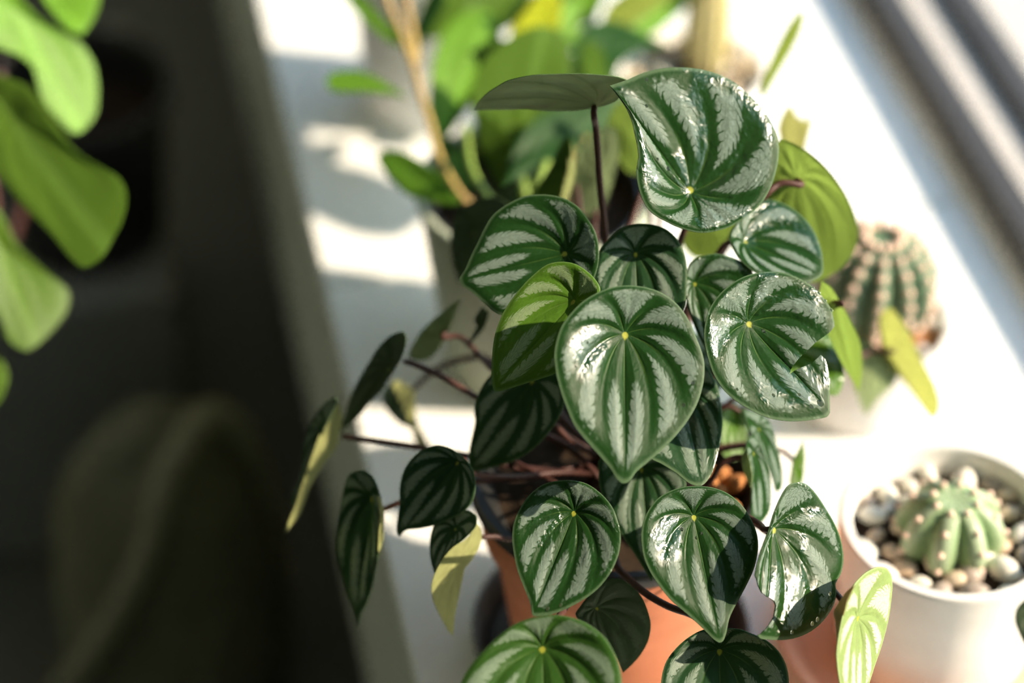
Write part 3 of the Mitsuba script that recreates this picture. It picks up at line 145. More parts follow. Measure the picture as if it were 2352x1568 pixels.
    {'p': [[0.15739, 0.71175, 0.09972], [0.16015, 0.70913, 0.10093], [0.15133, 0.71233, 0.0979], [0.14597, 0.70739, 0.09986], [0.12054, 0.68752, 0.10758], [0.08204, 0.65273, 0.11353], [0.04449, 0.62765, 0.1084], [0.04451, 0.6315, 0.088]], 'r': 1.1},
    {'p': [[0.06617, 0.7257, 0.07524], [0.06423, 0.72727, 0.07212], [0.06593, 0.70965, 0.09487], [0.05525, 0.67527, 0.11637], [0.05014, 0.62971, 0.1084], [0.05016, 0.63356, 0.088]], 'r': 1.0},
    {'p': [[0.04888, 0.72184, 0.05576], [0.04693, 0.72341, 0.05264], [0.04943, 0.70864, 0.09825], [0.04661, 0.68099, 0.11831], [0.0456, 0.66443, 0.11921], [0.03231, 0.62441, 0.1084], [0.03234, 0.62826, 0.088]], 'r': 1.0},
    {'p': [[0.06926, 0.6555, 0.1381], [0.067, 0.65749, 0.13547], [0.06899, 0.65195, 0.13076], [0.05533, 0.6395, 0.11669], [0.04386, 0.62174, 0.1084], [0.04389, 0.62558, 0.088]], 'r': 1.0},
    {'p': [[0.1223, 0.65458, 0.17497], [0.12516, 0.65195, 0.17591], [0.12076, 0.67534, 0.15117], [0.10018, 0.65943, 0.13318], [0.06558, 0.64063, 0.11797], [0.04785, 0.63393, 0.1084], [0.04787, 0.63778, 0.088]], 'r': 1.0},
    {'p': [[0.0483, 0.60157, 0.1383], [0.0483, 0.60429, 0.13536], [0.04762, 0.62075, 0.11965], [0.04603, 0.63436, 0.1084], [0.04605, 0.63821, 0.088]], 'r': 1.0},
    {'p': [[0.03059, 0.55509, 0.11344], [0.03022, 0.55884, 0.1121], [0.03416, 0.58506, 0.1125], [0.03951, 0.61775, 0.1072], [0.04397, 0.64223, 0.1084], [0.04399, 0.64608, 0.088]], 'r': 1.0},
    {'p': [[0.12161, 0.53575, 0.12936], [0.11828, 0.53742, 0.12789], [0.12057, 0.54307, 0.12541], [0.10918, 0.56706, 0.12234], [0.08616, 0.59721, 0.11869], [0.06125, 0.6201, 0.11438], [0.04579, 0.63605, 0.1084], [0.04581, 0.6399, 0.088]], 'r': 1.1},
    {'p': [[0.01752, 0.6197, 0.11241], [0.00406, 0.62701, 0.11464], [-0.00787, 0.63754, 0.11145]], 'r': 1.0},
]
CANES = [
    {'p': [[-0.06197, 0.90519, 0.15742], [-0.05524, 0.89439, 0.14521], [-0.04991, 0.8821, 0.13887], [-0.04523, 0.86989, 0.13262], [-0.042, 0.85776, 0.12645], [-0.0372, 0.84438, 0.11887], [-0.03404, 0.83241, 0.11289], [-0.02694, 0.8192, 0.1055], [-0.01803, 0.81264, 0.09808], [0.0008, 0.81655, 0.08742]], 'r': 1.7, 'mat': 'cane'},
    {'p': [[-0.05165, 0.91373, 0.15198], [-0.04874, 0.89996, 0.14397], [-0.04607, 0.88763, 0.13758], [-0.04471, 0.87423, 0.1345]], 'r': 1.8, 'mat': 'cane'},
    {'p': [[0.04502, 0.94216, 0.10866], [0.04611, 0.92526, 0.10465], [0.04485, 0.90851, 0.10081], [0.04011, 0.87828, 0.10436], [0.0305, 0.82707, 0.1144], [0.02117, 0.80201, 0.11625], [0.01466, 0.81264, 0.09808]], 'r': 2.2, 'mat': 'cane'},
    {'p': [[-0.0214, 0.8525, 0.11296], [-0.0203, 0.83505, 0.11587], [-0.01776, 0.81115, 0.11904], [-0.01086, 0.79785, 0.11457], [-0.00515, 0.81264, 0.09808]], 'r': 1.6, 'mat': 'greenstem'},
    {'p': [[0.0048, 0.83113, 0.10389], [0.00566, 0.80468, 0.11173], [0.00574, 0.81264, 0.09808]], 'r': 2.0, 'mat': 'greenstem'},
    {'p': [[0.02991, 0.88374, 0.10299], [0.0199, 0.84311, 0.10989], [0.01152, 0.80598, 0.11319], [0.00872, 0.81264, 0.09808]], 'r': 1.8, 'mat': 'greenstem'},
]
POTHOS_STEMS = [
    {'p': [[-0.2468, 0.87301, 0.16632], [-0.23805, 0.8667, 0.15164], [-0.2352, 0.86293, 0.13984], [-0.22898, 0.84414, 0.13369]], 'r': 2.5},
    {'p': [[-0.24245, 0.82684, 0.12923], [-0.23264, 0.80475, 0.10426], [-0.24584, 0.80524, 0.04445]], 'r': 2.5},
]


# ------------------------------------------------------------------ helpers
def numbered(key):
    if key not in scene and not any(k.startswith(key + '__') for k in scene):
        return key
    i = 1
    while f'{key}_{i:03d}' in scene or any(k.startswith(f'{key}_{i:03d}__') for k in scene):
        i += 1
    return f'{key}_{i:03d}'

def add(key, mesh, bsdf, smooth=False, label=None, cat=None, group=None, kind=None, **kw):
    key = numbered(key)
    scene[key] = mikit.ply(mesh, bsdf, smooth=smooth, **kw)
    tag(key, label, cat, group, kind)
    return key

def tag(key, label=None, cat=None, group=None, kind=None):
    d = {k: v for k, v in (('label', label), ('category', cat), ('group', group), ('kind', kind)) if v}
    if d:
        labels[key] = d

def box(x0, x1, y0, y1, z0, z1, bevel=0.0):
    import manifold3d as m3
    if bevel <= 0:
        m = trimesh.creation.box((x1 - x0, y1 - y0, z1 - z0))
        m.apply_translation(((x0 + x1) / 2, (y0 + y1) / 2, (z0 + z1) / 2))
        return m
    pts = []
    for sx in (0, 1):
        for sy in (0, 1):
            for sz in (0, 1):
                c = np.array([[x0, x1][sx], [y0, y1][sy], [z0, z1][sz]])
                s = np.array([1 - 2 * sx, 1 - 2 * sy, 1 - 2 * sz]) * bevel
                for k in range(3):
                    q = c + s
                    q[k] = c[k]
                    pts.append(q)
    return trimesh.convex.convex_hull(np.array(pts))

YAW = math.radians(12)
ROOM = np.array([[math.cos(YAW), -math.sin(YAW), 0], [math.sin(YAW), math.cos(YAW), 0], [0, 0, 1]])
def room(mesh):                 # room coordinates (across the ledge, along it, up) -> world
    m = mesh.copy()
    m.vertices = np.asarray(m.vertices) @ ROOM.T
    return m

def lathe(profile, at=(0, 0, 0), n=72):
    p = np.array(profile, float)
    a = np.arange(n) * 2 * math.pi / n
    v = np.stack([p[:, None, 0] * np.cos(a), p[:, None, 0] * np.sin(a), np.broadcast_to(p[:, None, 1], (len(p), n))], -1).reshape(-1, 3)
    i, j = np.meshgrid(np.arange(len(p) - 1), np.arange(n), indexing='ij')
    q = np.stack([i * n + j, i * n + (j + 1) % n, (i + 1) * n + (j + 1) % n, (i + 1) * n + j], -1).reshape(-1, 4)
    f = np.vstack([q[:, [0, 1, 2]], q[:, [0, 2, 3]]])
    m = trimesh.Trimesh(v + np.array(at), f, process=False)
    m.update_faces(m.nondegenerate_faces())
    return m

def spline(pts, n=10):
    p = np.array(pts, float)
    q = np.vstack([2 * p[0] - p[1], p, 2 * p[-1] - p[-2]])
    out = []
    for i in range(1, len(q) - 2):
        t = np.linspace(0, 1, n, endpoint=False)[:, None]
        a, b, c, d = q[i - 1], q[i], q[i + 1], q[i + 2]
        out.append(0.5 * (2 * b + (c - a) * t + (2 * a - 5 * b + 4 * c - d) * t ** 2 + (3 * b - a - 3 * c + d) * t ** 3))
    return np.vstack(out + [p[-1:]])

def tube(pts, radii, sides=10):
    p = np.asarray(pts, float)
    r = np.broadcast_to(np.asarray(radii, float), (len(p),))
    t = np.gradient(p, axis=0)
    t /= np.linalg.norm(t, axis=1, keepdims=True) + 1e-12
    a = np.cross(t[0], [0.3, 0.5, 0.81])
    A = []
    for k in range(len(p)):
        a = a - t[k] * (a @ t[k])
        a /= np.linalg.norm(a)
        A.append(a)
    A = np.array(A)
    B = np.cross(t, A)
    ang = np.arange(sides) * 2 * math.pi / sides
    v = p[:, None] + r[:, None, None] * (np.cos(ang)[None, :, None] * A[:, None] + np.sin(ang)[None, :, None] * B[:, None])
    i, j = np.meshgrid(np.arange(len(p) - 1), np.arange(sides), indexing='ij')
    q = np.stack([i * sides + j, i * sides + (j + 1) % sides, (i + 1) * sides + (j + 1) % sides, (i + 1) * sides + j], -1).reshape(-1, 4)
    v = np.vstack([v.reshape(-1, 3), p[:1], p[-1:]])
    n0, n1, L = len(v) - 2, len(v) - 1, (len(p) - 1) * sides
    k = np.arange(sides)
    caps = np.vstack([np.stack([k * 0 + n0, (k + 1) % sides, k], 1), np.stack([k * 0 + n1, L + k, L + (k + 1) % sides], 1)])
    return trimesh.Trimesh(v, np.vstack([q[:, [0, 1, 2]], q[:, [0, 2, 3]], caps]), process=False)

def lump(center, radii, seed, rough=0.25, sub=3, freq=1.5, rot=None):
    m = trimesh.creation.icosphere(sub)
    v = np.array(m.vertices)
    v *= (1 + rough * (meshkit.fbm(v * freq + seed * 7.3, 3, seed) - 0.5) * 2)[:, None]
    v *= np.array(radii)
    if rot is not None:
        v = v @ rot.T
    return trimesh.Trimesh(v + np.array(center), m.faces, process=False)

def rand_rot(r):
    return trimesh.transformations.random_rotation_matrix(r.random(3))[:3, :3]

# ------------------------------------------------------------------ materials
def bs(key, d):
    scene[key] = d
    return key

def rgb(*c):
    return {'type': 'rgb', 'value': list(c)}

def plastic(key, color, rough=0.5, spec=0.5, **kw):
    return bs(key, {'type': 'twosided', 'bsdf': {'type': 'principled', 'base_color': color, 'roughness': rough, 'specular': spec, **kw}})

def speckle(c0, c1, scale, power=1.0):
    def fn(p, n, uv):
        return mix(c0, c1, dr.power(fbm(p.x * scale, p.y * scale, p.z * scale, 4), power))
    return mikit.proc(fn)

plastic('white_tile', speckle((0.78, 0.80, 0.79), (0.86, 0.87, 0.86), 9), 0.22)
plastic('grout', rgb(0.55, 0.56, 0.53), 0.8)
plastic('ledge_paint', speckle((0.42, 0.44, 0.36), (0.50, 0.52, 0.44), 6), 0.55)
plastic('dark_board', speckle((0.05, 0.05, 0.042), (0.08, 0.075, 0.06), 5), 0.6)
plastic('floor_tile', speckle((0.10, 0.105, 0.09), (0.15, 0.15, 0.13), 4), 0.5)
plastic('room_wall', rgb(0.62, 0.63, 0.58), 0.8)
plastic('rail_metal', speckle((0.030, 0.026, 0.024), (0.055, 0.049, 0.045), 30), 0.45)
plastic('track_metal', speckle((0.46, 0.44, 0.41), (0.58, 0.55, 0.52), 25), 0.5)
plastic('outside_stone', speckle((0.42, 0.40, 0.35), (0.55, 0.52, 0.46), 30), 0.8)
def terracotta_fn(p, n, uv):
    a = fbm(p.x * 45, p.y * 45, p.z * 90, 4)
    b = smoothstep(0.55, 0.75, fbm(p.x * 18 + 4, p.y * 18, p.z * 18, 3))
    return mix(mix((0.38, 0.125, 0.062), (0.50, 0.19, 0.105), a), (0.66, 0.40, 0.30), 0.35 * b)
plastic('terracotta', mikit.proc(terracotta_fn), 0.8, 0.3)
plastic('pale_terracotta', speckle((0.56, 0.30, 0.21), (0.66, 0.42, 0.33), 40), 0.8, 0.3)
plastic('black_plastic', rgb(0.018, 0.018, 0.017), 0.4)
plastic('soil_mat', speckle((0.012, 0.008, 0.005), (0.045, 0.028, 0.016), 400), 0.95, 0.2)
plastic('bark_mat', speckle((0.16, 0.05, 0.015), (0.55, 0.24, 0.08), 160), 0.85, 0.3)
plastic('concrete_pot', speckle((0.62, 0.60, 0.56), (0.74, 0.73, 0.70), 60), 0.75, 0.3)
plastic('white_ceramic', rgb(0.80, 0.79, 0.76), 0.25)
plastic('grey_green_glaze', speckle((0.30, 0.33, 0.24), (0.38, 0.41, 0.31), 20), 0.5)
plastic('grey_box_mat', speckle((0.20, 0.20, 0.185), (0.25, 0.25, 0.23), 15), 0.6)
plastic('olive_cloth', speckle((0.14, 0.14, 0.09), (0.20, 0.195, 0.135), 60), 0.9, 0.1)
plastic('dark_olive_cloth', speckle((0.24, 0.24, 0.16), (0.31, 0.30, 0.21), 60), 0.9, 0.1)
for i, c in enumerate([(0.80, 0.76, 0.66), (0.62, 0.50, 0.36), (0.36, 0.30, 0.25), (0.70, 0.66, 0.62), (0.50, 0.36, 0.24)]):
    plastic(f'pebble_mat_{i}', speckle(tuple(0.85 * x for x in c), c, 250), 0.45)
def cactus_fn(p, n, uv):
    a = fbm(p.x * 260, p.y * 260, p.z * 260, 3)
    return mix(mix((0.15, 0.24, 0.10), (0.24, 0.34, 0.17), a), (0.45, 0.50, 0.36), 0.5 * smoothstep(0.6, 1.0, uv.x))
plastic('cactus_skin', mikit.proc(cactus_fn), 0.5)
plastic('dark_cactus_skin', speckle((0.05, 0.11, 0.06), (0.14, 0.22, 0.13), 220), 0.6)
plastic('old_cactus_skin', speckle((0.40, 0.34, 0.14), (0.55, 0.48, 0.22), 150), 0.7)
plastic('areole_wool', rgb(0.85, 0.62, 0.50), 0.9, 0.1)
plastic('spine_mat', rgb(0.62, 0.45, 0.28), 0.6)
def petiole_fn(p, n, uv):
    return mix((0.030, 0.012, 0.010), (0.085, 0.032, 0.024), fbm(p.x * 300, p.y * 300, p.z * 120, 3))
bs('water', {'type': 'dielectric', 'int_ior': 1.33, 'ext_ior': 1.0})
plastic('petiole_skin', mikit.proc(petiole_fn), 0.5, 0.3)
plastic('cane_skin', speckle((0.28, 0.16, 0.06), (0.46, 0.36, 0.10), 60), 0.45)
plastic('green_stem', speckle((0.16, 0.26, 0.04), (0.26, 0.36, 0.07), 60), 0.45)

# --- watermelon peperomia leaf. uv.x = 64 * variant + leaf number + disc x, uv.y = side (0 upper, 2 under, 4 wet upper) + disc y
# variants: std, lime, deep, mid, dull, pale, lime2, glow
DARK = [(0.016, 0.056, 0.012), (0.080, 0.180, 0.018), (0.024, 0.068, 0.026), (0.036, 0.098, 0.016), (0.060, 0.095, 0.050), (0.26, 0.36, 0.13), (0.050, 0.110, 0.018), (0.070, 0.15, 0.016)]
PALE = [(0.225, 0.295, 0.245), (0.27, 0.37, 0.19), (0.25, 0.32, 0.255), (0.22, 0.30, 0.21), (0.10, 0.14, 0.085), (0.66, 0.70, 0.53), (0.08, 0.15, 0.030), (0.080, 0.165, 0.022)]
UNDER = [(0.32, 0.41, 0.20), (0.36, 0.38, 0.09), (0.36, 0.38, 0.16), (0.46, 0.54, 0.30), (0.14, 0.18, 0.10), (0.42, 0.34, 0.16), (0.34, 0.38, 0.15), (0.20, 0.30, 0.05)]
def pick(table, v):
    c = mi.Color3f(table[0])
    for k in range(1, len(table)):
        c = dr.select(v > k - 0.5, mi.Color3f(table[k]), c)
    return c

def leaf_coords(uv):
    idn = dr.floor(uv.x)
    var = dr.floor(idn / 64)
    kind = dr.floor(uv.y * 0.5) * 2      # 0 upper, 2 under, 4 wet here and there, 6 wet in one patch
    cx = (uv.x - idn - 0.5) / 0.47
    cy = (uv.y - kind - 0.5) / 0.47
    rho = dr.sqrt(cx * cx + cy * cy + 1e-8)
    th = dr.abs(dr.atan2(cy, cx)) / math.pi
    side = dr.select(cy > 0, 1.0, 2.0)
    return idn, var, kind, cx, cy, rho, th, side

def vein_t(idn, rho, th, side):
    gamma = 1 - 0.50 * dr.clip(rho, 0, 1)
    x0 = dr.power(dr.maximum(th, 1e-4), gamma)
    return x0 * 4.7 + 0.18 * (cell_rand(idn, side, 3) - 0.5) * smoothstep(0.05, 0.3, x0)

def leaf_color(p, n, uv):
    idn, var, kind, cx, cy, rho, th, side = leaf_coords(uv)
    t = vein_t(idn, rho, th, side)
    k = dr.floor(t + 0.5)
    dt = t - k
    adt = dr.abs(dt)
    # feathering: small dark side veins leaving the main veins
    jit = fbm(cx * 9 + idn * 3.1, cy * 9, 0.5, 3)
    f = rho * 13 - adt * 5.5 + cell_rand(idn, k, side) * 5 + 1.6 * jit
    tri = 1 - dr.abs((f - dr.floor(f)) * 2 - 1)
    spike = dr.power(tri, 5.0)
    back = smoothstep(2.7, 3.9, t)
    fine = noise(cx * 42 + idn, cy * 42, 1.7)
    width = mi.Float(0.18) + 0.20 * spike * (0.5 + 0.8 * jit) + 0.10 * (fine - 0.5) - 0.05 * back + 0.25 * (1 - smoothstep(0.20, 0.62, rho))
    silver = smoothstep(width, width + 0.10, adt)
    start = dr.select(t < 1.0, 0.36, 0.27) - 0.08 * back + 0.16 * (jit - 0.5) + 0.05 * (fine - 0.5)
    silver *= smoothstep(start, start + 0.10, rho)
    silver *= 1 - smoothstep(0.86, 0.93, rho + 0.09 * (fine - 0.5))
    silver *= 1 - 0.75 * back * dr.power(tri, 9.0)
    amount = 0.80 + 0.2 * cell_rand(idn, 7, 1)
    grain = noise(cx * 120, cy * 120, idn)
    v1, v2, _ = mikit.voronoi(cx * 11 + idn * 1.7, cy * 11)
    silver *= 1 - (0.22 + 0.35 * back) * (1 - smoothstep(0.02, 0.10, v2 - v1))
    dark = pick(DARK, var) * (0.80 + 0.35 * jit + 0.12 * grain)
    pale = pick(PALE, var) * (0.84 + 0.26 * grain)
    c = mix(dark, pale, silver * amount)
    c = mix(c, pick(PALE, var) * mi.Color3f(0.70, 0.82, 0.55), 0.6 * smoothstep(0.955, 0.99, rho))
    rays = (1 - smoothstep(0.02, 0.07, adt)) * (1 - smoothstep(0.18, 0.55, rho)) * smoothstep(0.03, 0.09, rho)
    c = mix(c, (0.13, 0.22, 0.05), 0.40 * rays)
    c = mix(c, (0.42, 0.44, 0.06), 1 - smoothstep(0.028, 0.052, rho))
    # underside
    u = pick(UNDER, var) * (0.80 + 0.30 * fbm(cx * 5 + idn, cy * 5, 2.0, 3))
    u = mix(u, u * mi.Color3f(0.72, 0.78, 0.6), 0.5 * (1 - smoothstep(0.03, 0.10, adt)))
    return dr.select((kind > 1.5) & (kind < 3.5), u, c)

def leaf_wet(uv):
    idn, var, kind, cx, cy, rho, th, side = leaf_coords(uv)
    w = smoothstep(0.52, 0.60, fbm(cx * 2.6 + idn * 5.3, cy * 2.6, 3.3, 5))
    w = dr.select(kind > 5.5, w * 0 + smoothstep(0.30, 0.62, dr.exp(-(dr.square(cx - 0.22) + dr.square(cy + 0.50)) / 0.12) * (0.45 + 0.9 * fbm(cx * 5, cy * 5, idn, 4))), w)
    return dr.select(kind > 3.5, w, 0.0), kind, cx, cy, idn, rho, th, side

def leaf_rough(p, n, uv):
    w, kind, cx, cy, idn, *_ = leaf_wet(uv)
    return dr.select((kind > 1.5) & (kind < 3.5), 0.6, 0.20 - 0.115 * w + 0.08 * (noise(cx * 30, cy * 30, idn) - 0.5))

def leaf_bump(p, n, uv):
    w, kind, cx, cy, idn, rho, th, side = leaf_wet(uv)
    t = vein_t(idn, rho, th, side)
    adt = dr.abs(t - dr.floor(t + 0.5))
    groove = -0.6 * (1 - smoothstep(0.0, 0.16, adt)) * smoothstep(0.03, 0.2, rho) * (1 - smoothstep(0.6, 0.95, rho))
    cells = 0.16 * noise(cx * 55, cy * 55, idn) + 0.22 * noise(cx * 16, cy * 16, idn + 3)
    water = 1.2 * w * fbm(cx * 14, cy * 14, idn + 9, 3)
    return groove + cells + water

def leaf_gloss(p, n, uv):
    w, kind, *_ = leaf_wet(uv)
    return dr.select((kind > 1.5) & (kind < 3.5), 0.005, 0.008 + 0.045 * w)

scene['peperomia_leaf'] = {'type': 'bumpmap', 'arbitrary': mikit.proc(leaf_bump, eps=2e-4), 'scale': 0.00028,
    'bsdf': {'type': 'blendbsdf', 'weight': mikit.proc(leaf_gloss),
             'thin': {'type': 'principledthin', 'base_color': mikit.proc(leaf_color), 'roughness': 0.5, 'eta': 1.5, 'diff_trans': 0.75},
             'shine': {'type': 'twosided', 'bsdf': {'type': 'roughconductor', 'material': 'none', 'alpha': mikit.proc(leaf_rough)}}}}

# --- plain glossy leaves of the other plants
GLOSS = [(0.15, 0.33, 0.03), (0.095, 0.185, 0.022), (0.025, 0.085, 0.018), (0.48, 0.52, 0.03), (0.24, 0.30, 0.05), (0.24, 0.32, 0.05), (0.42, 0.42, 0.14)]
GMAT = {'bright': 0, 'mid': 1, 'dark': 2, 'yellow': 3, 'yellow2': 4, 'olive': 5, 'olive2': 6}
def gloss_color(p, n, uv):
    idn, var, kind, cx, cy, rho, th, side = leaf_coords(uv)
    c = pick(GLOSS, var) * (0.75 + 0.5 * fbm(cx * 2 + idn * 2.7, cy * 2, 0.3, 3))
    c = mix(c, c * 1.5 + 0.02, 0.6 * (1 - smoothstep(0.02, 0.06, dr.abs(cy))))
    u = c * 1.15 + mi.Color3f(0.03, 0.035, 0.01)
    return dr.select((kind > 1.5) & (kind < 3.5), u, c)
scene['glossy_leaf'] = {'type': 'blendbsdf', 'weight': 0.010,
    'thin': {'type': 'principledthin', 'base_color': mikit.proc(gloss_color), 'roughness': 0.5, 'eta': 1.5, 'diff_trans': 0.8},
    'shine': {'type': 'twosided', 'bsdf': {'type': 'roughconductor', 'material': 'none', 'alpha': 0.2}}}

# ------------------------------------------------------------------ leaves
def dense_outline(out, per=7):
    p = np.array(out, float)
    q = np.vstack([p[-1:], p, p[:2]])
    res = []
    for i in range(1, len(q) - 2):
        a, b, c, d = q[i - 1], q[i], q[i + 1], q[i + 2]
        def corner(u, v, w):
            e, f = v - u, w - v
            return (e @ f) < 0.25 * np.linalg.norm(e) * np.linalg.norm(f)
        tb = (b - c) * 0 if corner(a, b, c) else (c - a) / 2 * min(1, np.linalg.norm(c - b) / (np.linalg.norm(b - a) + 1e-9))
        tc = (b - c) * 0 if corner(b, c, d) else (d - b) / 2 * min(1, np.linalg.norm(c - b) / (np.linalg.norm(d - c) + 1e-9))
        m = max(2, min(per, int(np.linalg.norm(c - b) / 0.45)))
        t = np.linspace(0, 1, m, endpoint=False)[:, None]
        res.append((2 * t ** 3 - 3 * t ** 2 + 1) * b + (t ** 3 - 2 * t ** 2 + t) * tb + (-2 * t ** 3 + 3 * t ** 2) * c + (t ** 3 - t ** 2) * tc)
    return np.vstack(res)

def clip_mesh(v2, faces, attr, polys):
    """Cuts polygons out of a flat mesh, carrying the attributes along."""
    holes = shapely.union_all([Polygon(b).buffer(0) for b in polys])
    keepf, nv, na, nf = [], [], [], []
    base = len(v2)
    for f in faces:
        tri = Polygon(v2[f])
        if not tri.intersects(holes) or tri.area < 1e-9:
            keepf.append(f)
            continue
        rest = tri.difference(holes)
        for g in getattr(rest, 'geoms', [rest]):
            if g.geom_type != 'Polygon' or g.area < 1e-7:
                continue
            pv, pf = trimesh.creation.triangulate_polygon(g, engine='earcut')
            A = np.vstack([v2[f].T, np.ones(3)])
            bary = np.linalg.solve(A, np.vstack([pv.T, np.ones(len(pv))])).T
            nf.append(pf + base)
            nv.append(pv)
            na.append(bary @ attr[f])
            base += len(pv)
    v = np.vstack([v2] + nv)
    a = np.vstack([attr] + na)
    f = np.vstack([np.array(keepf)] + nf)
    key = np.round(v, 4)
    _, first, inv = np.unique(key, axis=0, return_index=True, return_inverse=True)
    return v[first], inv.reshape(-1)[f], a[first]

LEAF_NO = [0]
def leaf_mesh(d, variant, kind_top=0, rings=14, cup=1.0, thick=0.8, both_under=False, relief=1.0):
    """A leaf: outline in mm in its own frame, funnel-shaped round the petiole, quilted between veins, with thickness."""
    LEAF_NO[0] += 1
    no = LEAF_NO[0] % 64
    P = dense_outline(d['out'])
    m = len(P)
    size = math.sqrt(abs(np.sum(P[:, 0] * np.roll(P[:, 1], -1) - np.roll(P[:, 0], -1) * P[:, 1])) / 2 / math.pi)
    rr = (np.arange(1, rings + 1) / rings) ** 0.85
    v2 = np.vstack([[[0.0, 0.0]], (rr[:, None, None] * P[None]).reshape(-1, 2)])
    rho = np.concatenate([[0], np.repeat(rr, m)])
    ang = np.concatenate([[0], np.tile(np.arctan2(P[:, 1], P[:, 0]), rings)])
    rim = np.concatenate([[size], np.tile(np.linalg.norm(P, axis=1), rings)])
    disc = np.stack([rho * np.cos(ang), rho * np.sin(ang)], 1)
    j = np.arange(m)
    fan = np.stack([j * 0, 1 + j, 1 + (j + 1) % m], 1)
    q = []
    for i in range(rings - 1):
        a, b = 1 + i * m, 1 + (i + 1) * m
        q += [np.stack([a + j, b + j, b + (j + 1) % m], 1), np.stack([a + j, b + (j + 1) % m, a + (j + 1) % m], 1)]
    faces = np.vstack([fan] + q)
    if np.sum(P[:, 0] * np.roll(P[:, 1], -1) - np.roll(P[:, 0], -1) * P[:, 1]) < 0:
        faces = faces[:, ::-1]
    # height above the rim plane
    th = np.abs(ang) / math.pi
    t = np.power(np.maximum(th, 1e-4), 1 - 0.5 * rho) * 4.7
    adt = np.abs(t - np.round(t))
    bell = np.exp(-(rho / 0.42) ** 1.6)
    h = -0.12 * cup * size * (bell - math.exp(-(1 / 0.42) ** 1.6))
    h += relief * 0.032 * size * np.clip(adt * 2, 0, 1) * np.sin(math.pi * np.clip(rho, 0, 1)) ** 1.2 * np.clip(rho * 4, 0, 1)
    h += d.get('bowl', 0.15) * cup * size * (rho ** 2 - 1)
    h -= 0.05 * size * cup * np.clip((rho - 0.85) / 0.15, 0, 1) ** 2
    wob = meshkit.fbm(np.stack([disc[:, 0] * 1.6 + no * 3.7, disc[:, 1] * 1.6, disc[:, 0] * 0 + no], 1), 3, 5) - 0.5
    h += 0.10 * relief * size * wob * np.clip(rho * 2, 0, 1) * (1 - rho ** 3)
    attr = np.column_stack([h, rho, disc])
    if 'bite' in d:
        v2, faces, attr = clip_mesh(v2, faces, attr, d['bite'])
    h, rho, disc = attr[:, 0], attr[:, 1], attr[:, 2:]
    o, ex, n = (np.array(d[k]) for k in ('o', 'ex', 'n'))
    ey = np.cross(n, ex)
    up = -1.0 if d.get('flip') else 1.0
    half = thick / 2 * (1 - 0.55 * np.clip(rho, 0, 1) ** 4)
    def lift(hh):
        return o + (v2[:, :1] * ex + v2[:, 1:] * ey + (hh[:, None]) * n) / 1000
    s = up
    top, bot = lift(s * h + s * half), lift(s * h - s * half)
    X = variant * 64 + no + 0.5 + 0.47 * disc[:, 0]
    Y = 0.5 + 0.47 * disc[:, 1]
    uvt = np.column_stack([X, Y + (2 if both_under else kind_top)])
    uvb = np.column_stack([X, Y + 2])
    ft = faces if up > 0 else faces[:, ::-1]
    e = np.sort(faces[:, [0, 1, 1, 2, 2, 0]].reshape(-1, 2), axis=1)
    raw = faces[:, [0, 1, 1, 2, 2, 0]].reshape(-1, 2)
    _, inv, cnt = np.unique(e, axis=0, return_inverse=True, return_counts=True)
    be = raw[cnt[inv.reshape(-1)] == 1]
    N = len(v2)
    ids, bi = np.unique(be, return_inverse=True)
    bi = bi.reshape(-1, 2)
    w0, w1 = 2 * N, 2 * N + len(ids)
    V = np.vstack([top, bot, top[ids], bot[ids]])
    UV = np.vstack([uvt, uvb, uvt[ids], uvt[ids]])
    walls = np.vstack([np.column_stack([w0 + bi[:, 0], w1 + bi[:, 0], w1 + bi[:, 1]]), np.column_stack([w0 + bi[:, 0], w1 + bi[:, 1], w0 + bi[:, 1]])])
    if up < 0:
        walls = walls[:, ::-1]
    return (V, np.vstack([ft, ft[:, ::-1] + N, walls])), UV

def add_leaf(parent, d, variant, mat, name='leaf', **kw):
    mesh, uv = leaf_mesh(d, variant, **kw)
    return add(f'{parent}__{name}', mesh, mat, smooth=True, uv=uv, label=d.get('label'))

# ================================================================== the setting
def struct(key, mesh, m, label, **kw):
    return add(key, room(mesh), m, label=label, kind='structure', **kw)
FLOOR_Z = -0.45
struct('floor', box(-2.2, 0.43, -1.6, 3.2, FLOOR_Z - 0.05, FLOOR_Z), 'floor_tile', 'dark grey floor below the window ledge')
struct('ceiling', box(-2.2, 0.5, -1.6, 3.2, 1.75, 1.8), 'room_wall', 'white ceiling')
struct('wall_left', box(-2.25, -2.2, -1.6, 3.2, FLOOR_Z, 1.75), 'room_wall', 'pale wall across the room from the window')
struct('wall_far', box(-2.2, 0.5, 3.2, 3.25, FLOOR_Z, 1.75), 'room_wall', 'pale wall at the far end of the ledge')
struct('wall_near', box(-2.2, 0.5, -1.65, -1.6, FLOOR_Z, 1.75), 'room_wall', 'pale wall behind the viewer')
struct('wall_right', trimesh.util.concatenate([box(0.43, 0.56, -1.6, 3.2, FLOOR_Z, -0.012), box(0.43, 0.56, -1.6, 3.2, 1.45, 1.75),
       box(0.43, 0.56, -1.6, 0.18, -0.012, 1.45), box(0.43, 0.56, 2.4, 3.2, -0.012, 1.45)]), 'room_wall', 'pale wall holding the window')
